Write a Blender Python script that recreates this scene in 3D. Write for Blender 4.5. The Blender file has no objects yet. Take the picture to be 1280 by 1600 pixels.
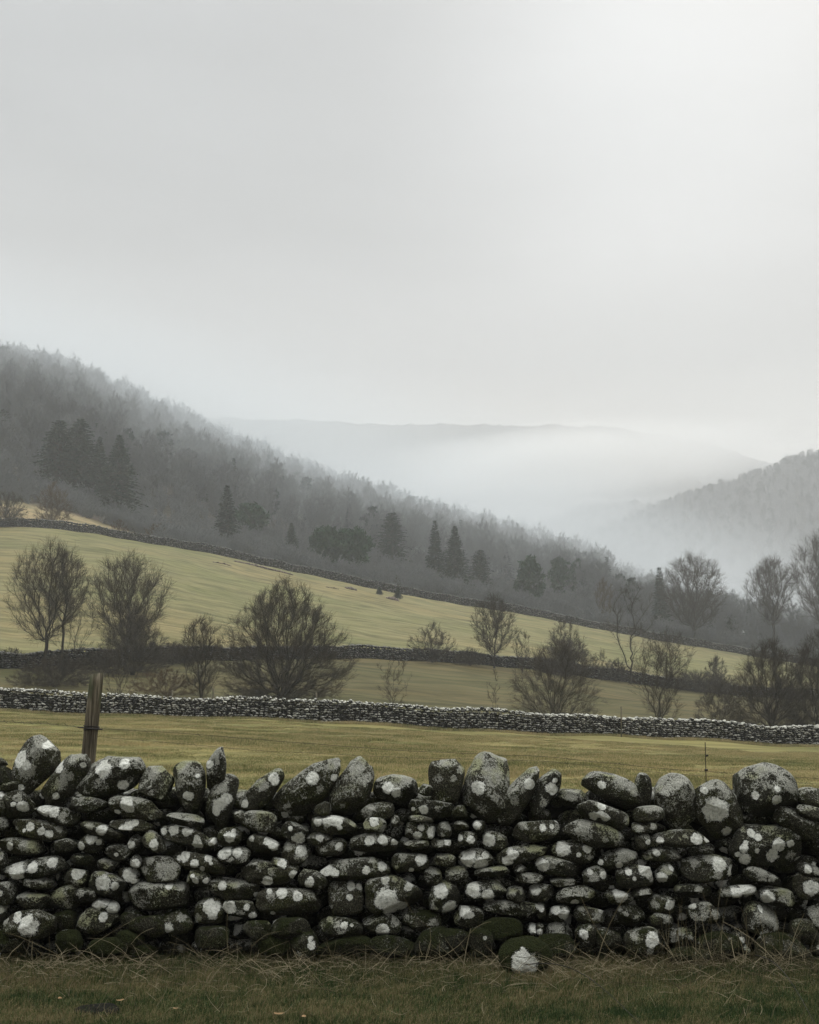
import bpy, math, random
import numpy as np

# ------------------------------------------------------------------ camera, sky, sun, exposure
SC = bpy.context.scene
F = 2000.0                       # focal length in photograph pixels (photograph 1280 x 1600)
EYE = 1.93
PITCH = math.atan(260 / F)
cam_d = bpy.data.cameras.new('camera'); cam = bpy.data.objects.new('camera', cam_d)
SC.collection.objects.link(cam)
cam_d.sensor_fit = 'VERTICAL'; cam_d.sensor_height = 36.0; cam_d.sensor_width = 28.8; cam_d.lens = 45.0
cam_d.clip_start = 0.1; cam_d.clip_end = 20000
cam.location = (0, 0, EYE); cam.rotation_euler = (math.pi / 2 + PITCH, 0, 0)
SC.camera = cam

SUN_EL, SUN_AZ = math.radians(42), math.radians(24)      # behind cloud, ahead and to the right
W = bpy.data.worlds.new('World'); SC.world = W; W.use_nodes = True
nt = W.node_tree; nt.nodes.clear()
def N(tree, kind, **kw):
    n = tree.nodes.new(kind)
    for k, v in kw.items():
        if k.startswith('i_'):
            key = k[2:]; key = int(key) if key.isdigit() else key.replace('_', ' ')
            n.inputs[key].default_value = v
        else: setattr(n, k, v)
    return n
def wsky():
    L = nt.links.new
    out = N(nt, 'ShaderNodeOutputWorld'); bg = N(nt, 'ShaderNodeBackground', i_Strength=1.0)
    sky = N(nt, 'ShaderNodeTexSky'); sky.sky_type = 'NISHITA'; sky.sun_disc = False
    sky.sun_elevation = SUN_EL; sky.sun_rotation = SUN_AZ; sky.dust_density = 4.0
    skm = N(nt, 'ShaderNodeMix', data_type='RGBA', blend_type='MULTIPLY'); skm.inputs[0].default_value = 1.0
    skm.inputs[7].default_value = (.08, .08, .08, 1); L(sky.outputs[0], skm.inputs[6])
    tc = N(nt, 'ShaderNodeTexCoord')
    sep = N(nt, 'ShaderNodeSeparateXYZ'); L(tc.outputs['Generated'], sep.inputs[0])
    ramp = N(nt, 'ShaderNodeValToRGB'); L(sep.outputs['Z'], ramp.inputs[0])
    e = ramp.color_ramp.elements
    e[0].position = 0.0; e[0].color = (.86, .84, .79, 1)
    e[1].position = 1.0; e[1].color = (.84, .87, .88, 1)
    for pos, c in ((.14, (.56, .535, .485)), (.24, (.31, .312, .312)), (.40, (.25, .258, .263)), (.58, (.31, .322, .33))):
        x = ramp.color_ramp.elements.new(pos); x.color = (*c, 1)
    # thin place in the cloud that the sun shines through, upper right
    el, az = math.radians(25.5), math.radians(13)
    dot = N(nt, 'ShaderNodeVectorMath', operation='DISTANCE'); L(tc.outputs['Generated'], dot.inputs[0])
    dot.inputs[1].default_value = (math.sin(az) * math.cos(el), math.cos(az) * math.cos(el), math.sin(el))
    mp = N(nt, 'ShaderNodeMapping'); mp.inputs['Scale'].default_value = (2.2, 2.2, 7.5); mp.inputs['Rotation'].default_value = (0, math.radians(-14), 0)
    L(tc.outputs['Generated'], mp.inputs[0])
    nz = N(nt, 'ShaderNodeTexNoise', i_Scale=1.3, i_Detail=4.0, i_Roughness=.45); L(mp.outputs[0], nz.inputs['Vector'])
    gr = N(nt, 'ShaderNodeMapRange', interpolation_type='SMOOTHERSTEP'); L(dot.outputs['Value'], gr.inputs[0])
    gr.inputs[1].default_value = .29; gr.inputs[2].default_value = 0; gr.inputs[3].default_value = 0; gr.inputs[4].default_value = 1
    cl = N(nt, 'ShaderNodeMapRange'); L(nz.outputs[0], cl.inputs[0])
    cl.inputs[1].default_value = .25; cl.inputs[2].default_value = .75; cl.inputs[3].default_value = .80; cl.inputs[4].default_value = 1.14
    gm = N(nt, 'ShaderNodeMath', operation='MULTIPLY_ADD'); L(gr.outputs[0], gm.inputs[0]); gm.inputs[1].default_value = .92; L(cl.outputs[0], gm.inputs[2])
    mul = N(nt, 'ShaderNodeVectorMath', operation='SCALE'); L(ramp.outputs[0], mul.inputs[0]); L(gm.outputs[0], mul.inputs['Scale'])
    zen = N(nt, 'ShaderNodeMapRange', interpolation_type='SMOOTHSTEP'); L(sep.outputs['Z'], zen.inputs[0])     # overcast: brightest overhead
    for k_, v_ in ((1, .56), (2, .95), (3, 1.), (4, 3.9)): zen.inputs[k_].default_value = v_
    mz = N(nt, 'ShaderNodeVectorMath', operation='SCALE'); L(mul.outputs[0], mz.inputs[0]); L(zen.outputs[0], mz.inputs['Scale']); mul = mz
    bk = N(nt, 'ShaderNodeMapRange', interpolation_type='SMOOTHSTEP'); L(sep.outputs['Y'], bk.inputs[0])      # thicker, darker cloud away from the sun
    for k_, v_ in ((1, -.6), (2, .45), (3, .80), (4, 1.)): bk.inputs[k_].default_value = v_
    mb = N(nt, 'ShaderNodeVectorMath', operation='SCALE'); L(mul.outputs[0], mb.inputs[0]); L(bk.outputs[0], mb.inputs['Scale']); mul = mb
    mx = N(nt, 'ShaderNodeMix', data_type='RGBA'); mx.inputs[0].default_value = .93
    L(skm.outputs[2], mx.inputs[6]); L(mul.outputs[0], mx.inputs[7])
    L(mx.outputs[2], bg.inputs[0]); L(bg.outputs[0], out.inputs[0])
wsky()
sd = bpy.data.lights.new('sun', 'SUN'); sd.energy = 0.6; sd.angle = math.radians(25); sd.color = (1, .97, .92)
sun = bpy.data.objects.new('sun', sd); SC.collection.objects.link(sun)
sun.rotation_euler = (math.pi / 2 - SUN_EL, 0, -SUN_AZ + math.pi)   # travels from ahead-right towards the camera
SC.view_settings.view_transform = 'Standard'; SC.view_settings.look = 'None'
SC.view_settings.exposure = 0.46; SC.view_settings.gamma = 1.0; SC.view_settings.use_curve_mapping = False
cy = SC.cycles
cy.max_bounces = 5; cy.diffuse_bounces = 2; cy.glossy_bounces = 1; cy.volume_bounces = 4; cy.use_denoising = True; cy.denoising_prefilter = 'ACCURATE'; cy.transmission_bounces = 1

# ------------------------------------------------------------------ helpers
CT, ST = math.cos(PITCH), math.sin(PITCH)
def P(px, py, Y):
    """point seen at photograph pixel (px, py) at distance Y in front of the camera"""
    a = (px - 640) / F; b = (800 - py) / F
    dy = CT - b * ST; dz = ST + b * CT
    return np.array([a / dy * Y, Y, EYE + dz / dy * Y])
def tan_of(px, py):
    return (px - 640) / F / (CT - (800 - py) / F * ST)

def mk_mesh(name, V, faces, smooth=True, attrs=None):
    """faces: list of int arrays (n,k)"""
    me = bpy.data.meshes.new(name)
    V = np.ascontiguousarray(V, dtype=np.float32)
    faces = [f for f in faces if len(f)]
    nl = sum(f.size for f in faces); nf = sum(len(f) for f in faces)
    me.vertices.add(len(V)); me.vertices.foreach_set('co', V.ravel())
    me.loops.add(nl); me.polygons.add(nf)
    li = np.concatenate([f.ravel() for f in faces]).astype(np.int32)
    tot = np.concatenate([np.full(len(f), f.shape[1]) for f in faces])
    st = np.concatenate([[0], np.cumsum(tot)[:-1]]).astype(np.int32)
    me.loops.foreach_set('vertex_index', li)
    me.polygons.foreach_set('loop_start', st)
    me.polygons.foreach_set('use_smooth', np.full(nf, smooth))
    if attrs:
        for k, (ty, arr) in attrs.items():
            at = me.attributes.new(k, ty, 'POINT')
            fld = {'FLOAT': 'value', 'FLOAT_VECTOR': 'vector', 'FLOAT_COLOR': 'color', 'INT': 'value'}[ty]
            at.data.foreach_set(fld, np.ascontiguousarray(arr, dtype=np.int32 if ty == 'INT' else np.float32).ravel())
    me.update(calc_edges=True); me.validate()
    return me
def obj(name, me, mat=None, parent=None, loc=None):
    if not isinstance(me, bpy.types.Mesh): me = mk_mesh(name, *me)
    o = bpy.data.objects.new(name, me); SC.collection.objects.link(o)
    if mat and not me.materials: me.materials.append(mat)
    if parent: o.parent = parent
    if loc is not None: o.location = loc
    return o
def tag(o, label, cat, group=None):
    o['label'] = label; o['category'] = cat
    if group: o['group'] = group
    return o
def thing(name, label, cat, loc, group=None, rz=0.0):
    o = bpy.data.objects.new(name, None); SC.collection.objects.link(o); o.empty_display_size = .2
    o.location = loc; o.rotation_euler = (0, 0, rz)
    return tag(o, label, cat, group)
def kind(o, k): o['kind'] = k; return o
def merge(parts):
    """[(V,[F..],attrs)] -> one"""
    Vs, Fs, off, at = [], {}, 0, {}
    for p in parts:
        V, fs = p[0], p[1]
        Vs.append(V)
        for f in fs: Fs.setdefault(f.shape[1], []).append(f + off)
        if len(p) > 2 and p[2]:
            for k, (ty, a) in p[2].items(): at.setdefault(k, (ty, []))[1].append(a)
        off += len(V)
    return np.concatenate(Vs), [np.concatenate(f) for f in Fs.values()], {k: (ty, np.concatenate(a)) for k, (ty, a) in at.items()}

def tubes(pts, rad, k, closed_tip=False):
    """pts (M,n,3), rad (M,n): k-sided tubes"""
    pts = np.asarray(pts, float); rad = np.asarray(rad, float)
    M, n, _ = pts.shape
    t = np.gradient(pts, axis=1); t /= np.linalg.norm(t, axis=2, keepdims=True) + 1e-9
    ax = t.mean(1); ref = np.where(np.abs(ax[:, 2:3]) > .8, [[1., .2, 0]], [[.1, .2, 1.]])
    u = np.cross(t, ref[:, None, :]); u /= np.linalg.norm(u, axis=2, keepdims=True) + 1e-9
    v = np.cross(t, u)
    a = np.arange(k) * 2 * math.pi / k
    ring = pts[:, :, None, :] + rad[:, :, None, None] * (np.cos(a)[None, None, :, None] * u[:, :, None, :] + np.sin(a)[None, None, :, None] * v[:, :, None, :])
    idx = np.arange(M * n * k).reshape(M, n, k)
    q = np.stack([idx[:, :-1, :], np.roll(idx, -1, 2)[:, :-1, :], np.roll(idx, -1, 2)[:, 1:, :], idx[:, 1:, :]], -1).reshape(-1, 4)
    fs = [q]
    if closed_tip and k > 3: fs.append(idx[:, -1, :].reshape(-1, k))
    elif closed_tip: fs.append(idx[:, -1, ::1].reshape(-1, 3))
    return ring.reshape(-1, 3), fs

_ico = {}
def ico(sub):
    if sub in _ico: return _ico[sub]
    g = (1 + 5 ** .5) / 2
    v = [(-1, g, 0), (1, g, 0), (-1, -g, 0), (1, -g, 0), (0, -1, g), (0, 1, g), (0, -1, -g), (0, 1, -g), (g, 0, -1), (g, 0, 1), (-g, 0, -1), (-g, 0, 1)]
    V = np.array(v, float); V /= np.linalg.norm(V, axis=1, keepdims=True)
    Fc = np.array([(0, 11, 5), (0, 5, 1), (0, 1, 7), (0, 7, 10), (0, 10, 11), (1, 5, 9), (5, 11, 4), (11, 10, 2), (10, 7, 6), (7, 1, 8), (3, 9, 4), (3, 4, 2), (3, 2, 6), (3, 6, 8), (3, 8, 9), (4, 9, 5), (2, 4, 11), (6, 2, 10), (8, 6, 7), (9, 8, 1)])
    for _ in range(sub):
        e = np.concatenate([Fc[:, [0, 1]], Fc[:, [1, 2]], Fc[:, [2, 0]]]); e.sort(1)
        ue, inv = np.unique(e, axis=0, return_inverse=True); inv = inv.ravel()
        m = V[ue[:, 0]] + V[ue[:, 1]]; m /= np.linalg.norm(m, axis=1, keepdims=True)
        n = len(Fc); a = inv[:n] + len(V); b = inv[n:2 * n] + len(V); c = inv[2 * n:] + len(V)
        V = np.concatenate([V, m])
        Fc = np.concatenate([np.stack([Fc[:, 0], a, c], 1), np.stack([Fc[:, 1], b, a], 1), np.stack([Fc[:, 2], c, b], 1), np.stack([a, b, c], 1)])
    _ico[sub] = (V, Fc); return _ico[sub]
def waves(rng, p, freq, n=5):
    s = np.zeros(len(p))
    for _ in range(n):
        k = rng.normal(size=3); k *= freq * rng.uniform(.6, 1.4) / np.linalg.norm(k)
        s += np.sin(p @ k + rng.uniform(0, 6.28))
    return s / math.sqrt(n)

# ------------------------------------------------------------------ materials
def new_mat(name, rough=.9, spec=.15):
    m = bpy.data.materials.new(name); m.use_nodes = True
    t = m.node_tree; b = t.nodes['Principled BSDF']
    b.inputs['Roughness'].default_value = rough; b.inputs['Specular IOR Level'].default_value = spec
    return m, t, b
def ramp(t, fac, stops):
    r = N(t, 'ShaderNodeValToRGB'); t.links.new(fac, r.inputs[0]); e = r.color_ramp.elements
    while len(e) < len(stops): e.new(.5)
    for x, (p, c) in zip(e, stops): x.position = p; x.color = (*c, 1) if len(c) == 3 else c
    return r.outputs[0]
def noise(t, vec, scale, detail=3., rough=.55, dist=0.):
    n = N(t, 'ShaderNodeTexNoise', i_Scale=scale, i_Detail=detail, i_Roughness=rough, i_Distortion=dist)
    if vec is not None: t.links.new(vec, n.inputs['Vector'])
    return n.outputs[0]
def mapping(t, vec, scale, rot=(0, 0, 0)):
    m = N(t, 'ShaderNodeMapping'); m.inputs['Scale'].default_value = scale; m.inputs['Rotation'].default_value = rot
    t.links.new(vec, m.inputs[0]); return m.outputs[0]
def math_(t, op, a, b=None, c=None, clamp=False):
    n = N(t, 'ShaderNodeMath', operation=op); n.use_clamp = clamp
    for i, x in enumerate((a, b, c)):
        if x is None: continue
        if isinstance(x, (int, float)): n.inputs[i].default_value = x
        else: t.links.new(x, n.inputs[i])
    return n.outputs[0]
def mrange(t, v, a, b, c=0., d=1.):
    n = N(t, 'ShaderNodeMapRange', interpolation_type='SMOOTHSTEP'); t.links.new(v, n.inputs[0])
    for i, x in zip((1, 2, 3, 4), (a, b, c, d)): n.inputs[i].default_value = x
    return n.outputs[0]
def mix(t, f, a, b, blend='MIX'):
    n = N(t, 'ShaderNodeMix', data_type='RGBA', blend_type=blend)
    for i, x in ((0, f), (6, a), (7, b)):
        if isinstance(x, (int, float)): n.inputs[i].default_value = x
        elif isinstance(x, tuple): n.inputs[i].default_value = (*x, 1)
        else: t.links.new(x, n.inputs[i])
    return n.outputs[2]
def bump(t, b, h, strength, dist):
    n = N(t, 'ShaderNodeBump', i_Strength=strength, i_Distance=dist); t.links.new(h, n.inputs['Height']); t.links.new(n.outputs[0], b.inputs['Normal'])
def co(t, out='Object'): return N(t, 'ShaderNodeTexCoord').outputs[out]
def geo(t, out): return N(t, 'ShaderNodeNewGeometry').outputs[out]

def stone_mat():
    m, t, b = new_mat('lichened_stone', .95, .1); L = t.links.new
    at = N(t, 'ShaderNodeAttribute', attribute_name='marks'); sp = N(t, 'ShaderNodeSeparateXYZ'); L(at.outputs['Vector'], sp.inputs[0])
    ti = N(t, 'ShaderNodeAttribute', attribute_name='tint').outputs['Fac']
    pos = geo(t, 'Position'); nz = N(t, 'ShaderNodeSeparateXYZ'); L(geo(t, 'Normal'), nz.inputs[0]); up = nz.outputs[2]
    fine = noise(t, pos, 150, 3, .65); mid = noise(t, pos, 55, 3, .6); big = noise(t, pos, 9, 3)
    pit = noise(t, pos, 330, 2, .6)
    rock = ramp(t, fine, ((.34, (.005, .0048, .0036)), (.50, (.019, .0185, .014)), (.62, (.062, .060, .047)), (.74, (.14, .138, .115))))
    rock = mix(t, 1., rock, ramp(t, ti, ((0, (.75, .75, .68)), (1, (2.1, 2.0, 1.75)))), 'MULTIPLY')
    rock = mix(t, mrange(t, big, .42, .62), rock, mix(t, 1., rock, (.85, .92, .62), 'MULTIPLY'))
    # fine pale crust, thickest where rain and light reach
    s = math_(t, 'MULTIPLY_ADD', mid, .45, math_(t, 'MULTIPLY', fine, .35)); s = math_(t, 'MULTIPLY_ADD', pit, .20, s)
    s = math_(t, 'MULTIPLY_ADD', math_(t, 'MULTIPLY_ADD', noise(t, pos, 16, 3), .5, math_(t, 'MULTIPLY', big, .5)), .52, s)
    s = math_(t, 'MULTIPLY_ADD', sp.outputs[1], .17, s)
    s = math_(t, 'MULTIPLY_ADD', up, .11, s)
    crust = mrange(t, s, .825, .905)
    pale = ramp(t, math_(t, 'MULTIPLY_ADD', pit, .5, math_(t, 'MULTIPLY', fine, .5)), ((.36, (.07, .068, .052)), (.48, (.27, .265, .22)), (.62, (.58, .57, .50))))
    pale = mix(t, mrange(t, noise(t, pos, 5, 2), .5, .68), pale, mix(t, 1., pale, (.86, .88, .62), 'MULTIPLY'))
    col = mix(t, math_(t, 'MULTIPLY', crust, .85), rock, pale)
    # lichen rosettes, lobed and granular at the rim
    w = math_(t, 'MULTIPLY_ADD', math_(t, 'SUBTRACT', noise(t, pos, 15, 5, .68), .5), 1.75, sp.outputs[0])
    w = math_(t, 'MULTIPLY_ADD', math_(t, 'SUBTRACT', fine, .5), 1.0, w); w = math_(t, 'MULTIPLY_ADD', math_(t, 'SUBTRACT', pit, .5), .5, w)
    lm = mrange(t, w, .10, .20)
    lcol = ramp(t, math_(t, 'MULTIPLY_ADD', pit, .6, math_(t, 'MULTIPLY', mid, .4)), ((.36, (.15, .148, .12)), (.43, (.50, .495, .43)), (.52, (.78, .77, .69)), (.7, (.86, .85, .78))))
    lcol = mix(t, math_(t, 'MULTIPLY', mrange(t, noise(t, pos, 7, 2), .48, .68), .4), lcol, mix(t, 1., lcol, (.62, .62, .56), 'MULTIPLY'))
    col = mix(t, lm, col, lcol)
    # moss
    ms = math_(t, 'MULTIPLY_ADD', math_(t, 'SUBTRACT', noise(t, pos, 11, 5, .65), .5), 2.0, sp.outputs[2])
    ms = math_(t, 'MULTIPLY_ADD', up, .35, ms)
    mm = mrange(t, ms, .62, .85); mm = math_(t, 'MULTIPLY', mm, math_(t, 'SUBTRACT', 1.0, lm))
    col = mix(t, mm, col, ramp(t, fine, ((.34, (.006, .0075, .0025)), (.52, (.022, .026, .008)), (.68, (.055, .060, .018)))))
    L(col, b.inputs['Base Color'])
    h = math_(t, 'MULTIPLY_ADD', fine, .4, mid); h = math_(t, 'MULTIPLY_ADD', lm, .25, h)
    h = math_(t, 'MULTIPLY_ADD', mm, math_(t, 'MULTIPLY', noise(t, pos, 120, 3), 1.6), h); h = math_(t, 'MULTIPLY_ADD', big, 1.5, h)
    bump(t, b, h, 1., .016)
    return m
M_STONE = stone_mat()

def hearting_mat():
    m, t, b = new_mat('hearting_soil', 1, .05); pos = geo(t, 'Position')
    t.links.new(ramp(t, noise(t, pos, 40, 4), ((.3, (.006, .006, .005)), (.7, (.022, .021, .016)))), b.inputs['Base Color'])
    bump(t, b, noise(t, pos, 30, 4), 1, .03); return m
M_HEART = hearting_mat()

def far_stone_mat(name, dark, pale, scale):
    m, t, b = new_mat(name, .95, .1); pos = geo(t, 'Position'); L = t.links.new
    ti = N(t, 'ShaderNodeAttribute', attribute_name='tint').outputs['Fac']
    nz = N(t, 'ShaderNodeSeparateXYZ'); L(geo(t, 'Normal'), nz.inputs[0])
    s = math_(t, 'MULTIPLY_ADD', nz.outputs[2], .12, noise(t, pos, scale, 3, .6)); s = math_(t, 'MULTIPLY_ADD', ti, .24, s)
    L(ramp(t, s, ((.42, dark), (.66, tuple(c * 2.6 for c in dark)), (.735, pale), (.85, tuple(c * 1.3 for c in pale)))), b.inputs['Base Color'])
    return m
M_FAR1 = far_stone_mat('field_wall_stone', (.007, .0068, .0055), (.40, .39, .34), 14)
M_FAR2 = far_stone_mat('hill_wall_stone', (.008, .0078, .0068), (.13, .127, .117), 6)

def bark_mat(name, c0, c1, scale=6):
    m, t, b = new_mat(name, .95, .1); pos = geo(t, 'Position')
    t.links.new(ramp(t, noise(t, mapping(t, pos, (1, 1, .3)), scale, 3), ((.3, c0), (.7, c1))), b.inputs['Base Color']); return m
M_BARK = bark_mat('bark', (.022, .020, .016), (.062, .056, .045))
M_TWIG = bark_mat('twigs', (.030, .025, .018), (.075, .062, .045), 2)
M_TWIG2 = bark_mat('brown_twigs', (.060, .040, .022), (.12, .082, .046), 2)
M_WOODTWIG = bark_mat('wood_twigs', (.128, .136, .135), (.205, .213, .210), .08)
def needle_mat(name, c0, c1):
    m, t, b = new_mat(name, .9, .1); pos = geo(t, 'Position')
    n = math_(t, 'MULTIPLY_ADD', noise(t, pos, .9, 3), .6, math_(t, 'MULTIPLY', noise(t, pos, 7, 2), .4))
    t.links.new(ramp(t, n, ((.35, c0), (.65, c1))), b.inputs['Base Color']); return m
M_NEEDLE = needle_mat('needles', (.005, .019, .011), (.018, .046, .027))
M_PINE = needle_mat('pine_needles', (.010, .032, .015), (.034, .078, .036))

def grass_mat(name, stops, pscale=.35):
    m, t, b = new_mat(name, .85, .15); pos = geo(t, 'Position')
    ti = N(t, 'ShaderNodeAttribute', attribute_name='tint').outputs['Fac']
    oi = N(t, 'ShaderNodeObjectInfo').outputs['Random']
    f = math_(t, 'MULTIPLY_ADD', noise(t, mapping(t, pos, (.35, 1, 1)), pscale, 4, .6), .9, math_(t, 'MULTIPLY', ti, .5))
    f = math_(t, 'MULTIPLY_ADD', math_(t, 'SUBTRACT', noise(t, pos, pscale * 3.2, 2), .5), .55, f)  # patchy tone; in the field grass it paints tussock shadows into the colour
    f = math_(t, 'MULTIPLY_ADD', oi, .08, math_(t, 'SUBTRACT', f, .22))
    t.links.new(ramp(t, f, stops), b.inputs['Base Color']); return m
M_FIELDGRASS = grass_mat('field_grass_blades', ((.33, (.10, .115, .036)), (.45, (.225, .225, .082)), (.54, (.32, .285, .120)), (.66, (.46, .36, .19))))
M_VERGE = grass_mat('verge_grass_blades', ((.34, (.022, .042, .012)), (.46, (.054, .086, .024)), (.56, (.092, .104, .034)), (.66, (.23, .18, .09))), 1.6)
M_STRAW = grass_mat('straw', ((.3, (.06, .050, .027)), (.5, (.15, .122, .066)), (.7, (.36, .30, .19))), 2.5)

def ground_mat():
    m, t, b = new_mat('ground', .95, .08); pos = geo(t, 'Position'); L = t.links.new
    c = N(t, 'ShaderNodeAttribute', attribute_name='ground').outputs['Color']
    st = noise(t, mapping(t, pos, (.24, 1.0, 1.0), (0, 0, .04)), .55, 3, .55, .6)        # sheep-trod terraces along the contour
    fi = noise(t, mapping(t, pos, (1., 1.6, 1.6)), 2.6, 5, .75)
    pa = noise(t, mapping(t, pos, (.5, 1, 1)), .045, 4, .6)
    v = math_(t, 'MULTIPLY_ADD', st, .75, math_(t, 'MULTIPLY', fi, .25))
    col = mix(t, 1., c, ramp(t, v, ((.36, (.48, .51, .46)), (.45, (.74, .76, .72)), (.52, (.94, .93, .92)), (.62, (1.18, 1.14, 1.16)))), 'MULTIPLY')
    col = mix(t, 1., col, ramp(t, pa, ((.36, (.88, .94, .84)), (.5, (1, 1, 1)), (.62, (1.10, 1.02, 1.0)))), 'MULTIPLY')
    L(col, b.inputs['Base Color']); bump(t, b, v, .6, .25); return m
M_GROUND = ground_mat()
def wood_floor_mat():
    m, t, b = new_mat('wooded_hill', 1, .05); pos = geo(t, 'Position')
    n = math_(t, 'MULTIPLY_ADD', noise(t, pos, .012, 4), .6, math_(t, 'MULTIPLY', noise(t, pos, .12, 4, .7), .4))
    t.links.new(ramp(t, n, ((.35, (.026, .030, .024)), (.5, (.045, .043, .034)), (.68, (.085, .066, .044)))), b.inputs['Base Color'])
    bump(t, b, noise(t, pos, .15, 5, .75), 1, 6); return m
M_HILL = wood_floor_mat()

# ------------------------------------------------------------------ terrain: one sheet following the lie of the land
def row(tab):
    a = np.array([[tan_of(x, y), Y, P(x, y, Y)[2]] for x, y, Y in tab]); return a[np.argsort(a[:, 0])]
R_W2 = row([(-60, 1110, 67), (0, 1112, 68), (300, 1121, 70), (640, 1136, 72), (960, 1152, 75), (1280, 1166, 77), (1340, 1169, 78)])
R_W3 = row([(-60, 1050, 100), (0, 1046, 104), (150, 1039, 113), (300, 1033, 122), (560, 1028, 138), (720, 1036, 144), (850, 1047, 150), (950, 1063, 154), (1050, 1078, 157), (1170, 1088, 160), (1340, 1098, 164)])
R_W4 = row([(-60, 822, 222), (0, 824, 224), (60, 825, 226), (150, 834, 230), (250, 850, 234), (350, 869, 237), (450, 893, 240), (560, 914, 243), (640, 930, 246), (760, 951, 250), (850, 967, 253), (950, 986, 256), (1050, 1003, 258), (1150, 1021, 260), (1240, 1037, 262), (1340, 1052, 264)])
R_TOE = row([(-60, 782, 244), (30, 789, 244), (100, 803, 246), (170, 822, 248), (240, 842, 250), (350, 862, 252), (450, 885, 255), (560, 906, 259), (640, 922, 262), (760, 944, 266), (850, 960, 270), (950, 980, 274), (1050, 998, 278), (1150, 1016, 280), (1340, 1046, 282)])
R_RIDGE = row([(-150, 590, 440), (-60, 612, 455), (0, 627, 470), (100, 643, 485), (200, 682, 500), (300, 722, 515), (400, 765, 525), (500, 806, 535), (600, 832, 545), (700, 858, 550), (800, 884, 550), (900, 912, 540), (1000, 945, 520), (1100, 975, 490), (1200, 1000, 470), (1340, 1020, 460)])
VALLEY = -35.0
def knots(t):
    n = len(t); ks = []
    c = lambda v: np.full(n, float(v))
    for Y, z in ((-60, 0), (10.5, 0), (14, 0)): ks.append((c(Y), c(z)))
    for R in (R_W2, R_W3, R_W4, R_TOE, R_RIDGE):
        ks.append((np.interp(t, R[:, 0], R[:, 1]), np.interp(t, R[:, 0], R[:, 2])))
    yr, zr = ks[-1]
    ks.append((yr + 60, zr - 8)); ks.append((yr + 420, c(VALLEY))); ks.append((c(4000), c(VALLEY)))
    return np.stack([k[0] for k in ks], 1), np.stack([k[1] for k in ks], 1)
def height(X, Y):
    X = np.atleast_1d(np.asarray(X, float)); Y = np.atleast_1d(np.asarray(Y, float))
    t = X / np.maximum(Y, 10.)
    K, Z = knots(t); h = np.diff(K, axis=1); dl = np.diff(Z, axis=1) / h
    m = np.zeros_like(Z)
    w1 = 2 * h[:, 1:] + h[:, :-1]; w2 = h[:, 1:] + 2 * h[:, :-1]
    pr = dl[:, :-1] * dl[:, 1:]
    with np.errstate(divide='ignore', invalid='ignore'):
        hm = (w1 + w2) / (w1 / dl[:, :-1] + w2 / dl[:, 1:])
    m[:, 1:-1] = np.where(pr > 0, np.nan_to_num(hm), 0)
    z = np.zeros(len(X))
    for i in range(K.shape[1] - 1):
        s = np.clip((Y - K[:, i]) / h[:, i], 0, 1); sel = (Y >= K[:, i])
        zi = (2 * s**3 - 3 * s**2 + 1) * Z[:, i] + (s**3 - 2 * s**2 + s) * h[:, i] * m[:, i] + (-2 * s**3 + 3 * s**2) * Z[:, i + 1] + (s**3 - s**2) * h[:, i] * m[:, i + 1]
        z = np.where(sel, zi, z)
    far = np.clip((np.abs(t) - .75) / .35, 0, 1); z = z * (1 - far * far * (3 - 2 * far))
    amp = np.clip((Y - 15) / 60, 0, 1)
    z += amp * (.05 * np.sin(X * .9 + Y * .31) + .06 * np.sin(X * .37 - Y * .23 + 1) + .14 * np.sin(X * .11 + Y * .07) * np.clip((Y - 120) / 60, 0, 1))
    return z
def H(X, Y): return float(height(X, Y)[0])
def zone_colors(X, Y):
    t = X / np.maximum(Y, 10.); K, _ = knots(t)
    verge, f1, f2, f3, bank, wood = [np.array(c) for c in ((.048, .056, .022), (.19, .168, .062), (.098, .086, .038), (.185, .168, .078), (.27, .22, .12), (.060, .050, .038))]
    out = np.tile(verge, (len(X), 1))
    out[Y > 9.6] = f1
    s = np.clip((Y - K[:, 3] + .0) / .1, 0, 1)[:, None]; out = out * (1 - s) + f2 * s
    s = np.clip((Y - K[:, 4]) / .3, 0, 1)[:, None]; out = out * (1 - s) + f3 * s
    s = np.clip((Y - K[:, 5]) / .3, 0, 1)[:, None]; bk = np.clip((tan_of(300, 840) - t) / .05, 0, 1)[:, None]; out = out * (1 - s) + (bank * bk + wood * 1.4 * (1 - bk)) * s
    s = np.clip((Y - K[:, 6]) / 6, 0, 1)[:, None]; out = out * (1 - s) + wood * s
    return np.concatenate([out, np.ones((len(X), 1))], 1)
def build_terrain():
    tt = np.concatenate([np.linspace(-.88, -.42, 24)[:-1], np.linspace(-.42, .42, 260), np.linspace(.42, .88, 24)[1:]])
    yy = np.concatenate([np.linspace(-50, 5, 12)[:-1], np.linspace(5, 12, 20)[:-1], np.linspace(12, 300, 300)[:-1], np.linspace(300, 700, 80)[:-1], np.linspace(700, 2900, 50)])
    TT, YY = np.meshgrid(tt, yy); X = (TT * (YY + 60)).ravel(); Y = YY.ravel()
    Z = height(X, Y); ny, nx = len(yy), len(tt)
    i = np.arange(ny * nx).reshape(ny, nx)
    q = np.stack([i[:-1, :-1], i[:-1, 1:], i[1:, 1:], i[1:, :-1]], -1).reshape(-1, 4)
    kind(obj('ground', mk_mesh('ground', np.stack([X, Y, Z], 1), [q], True, {'ground': ('FLOAT_COLOR', zone_colors(X, Y))}), M_GROUND), 'structure')
build_terrain()

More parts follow.
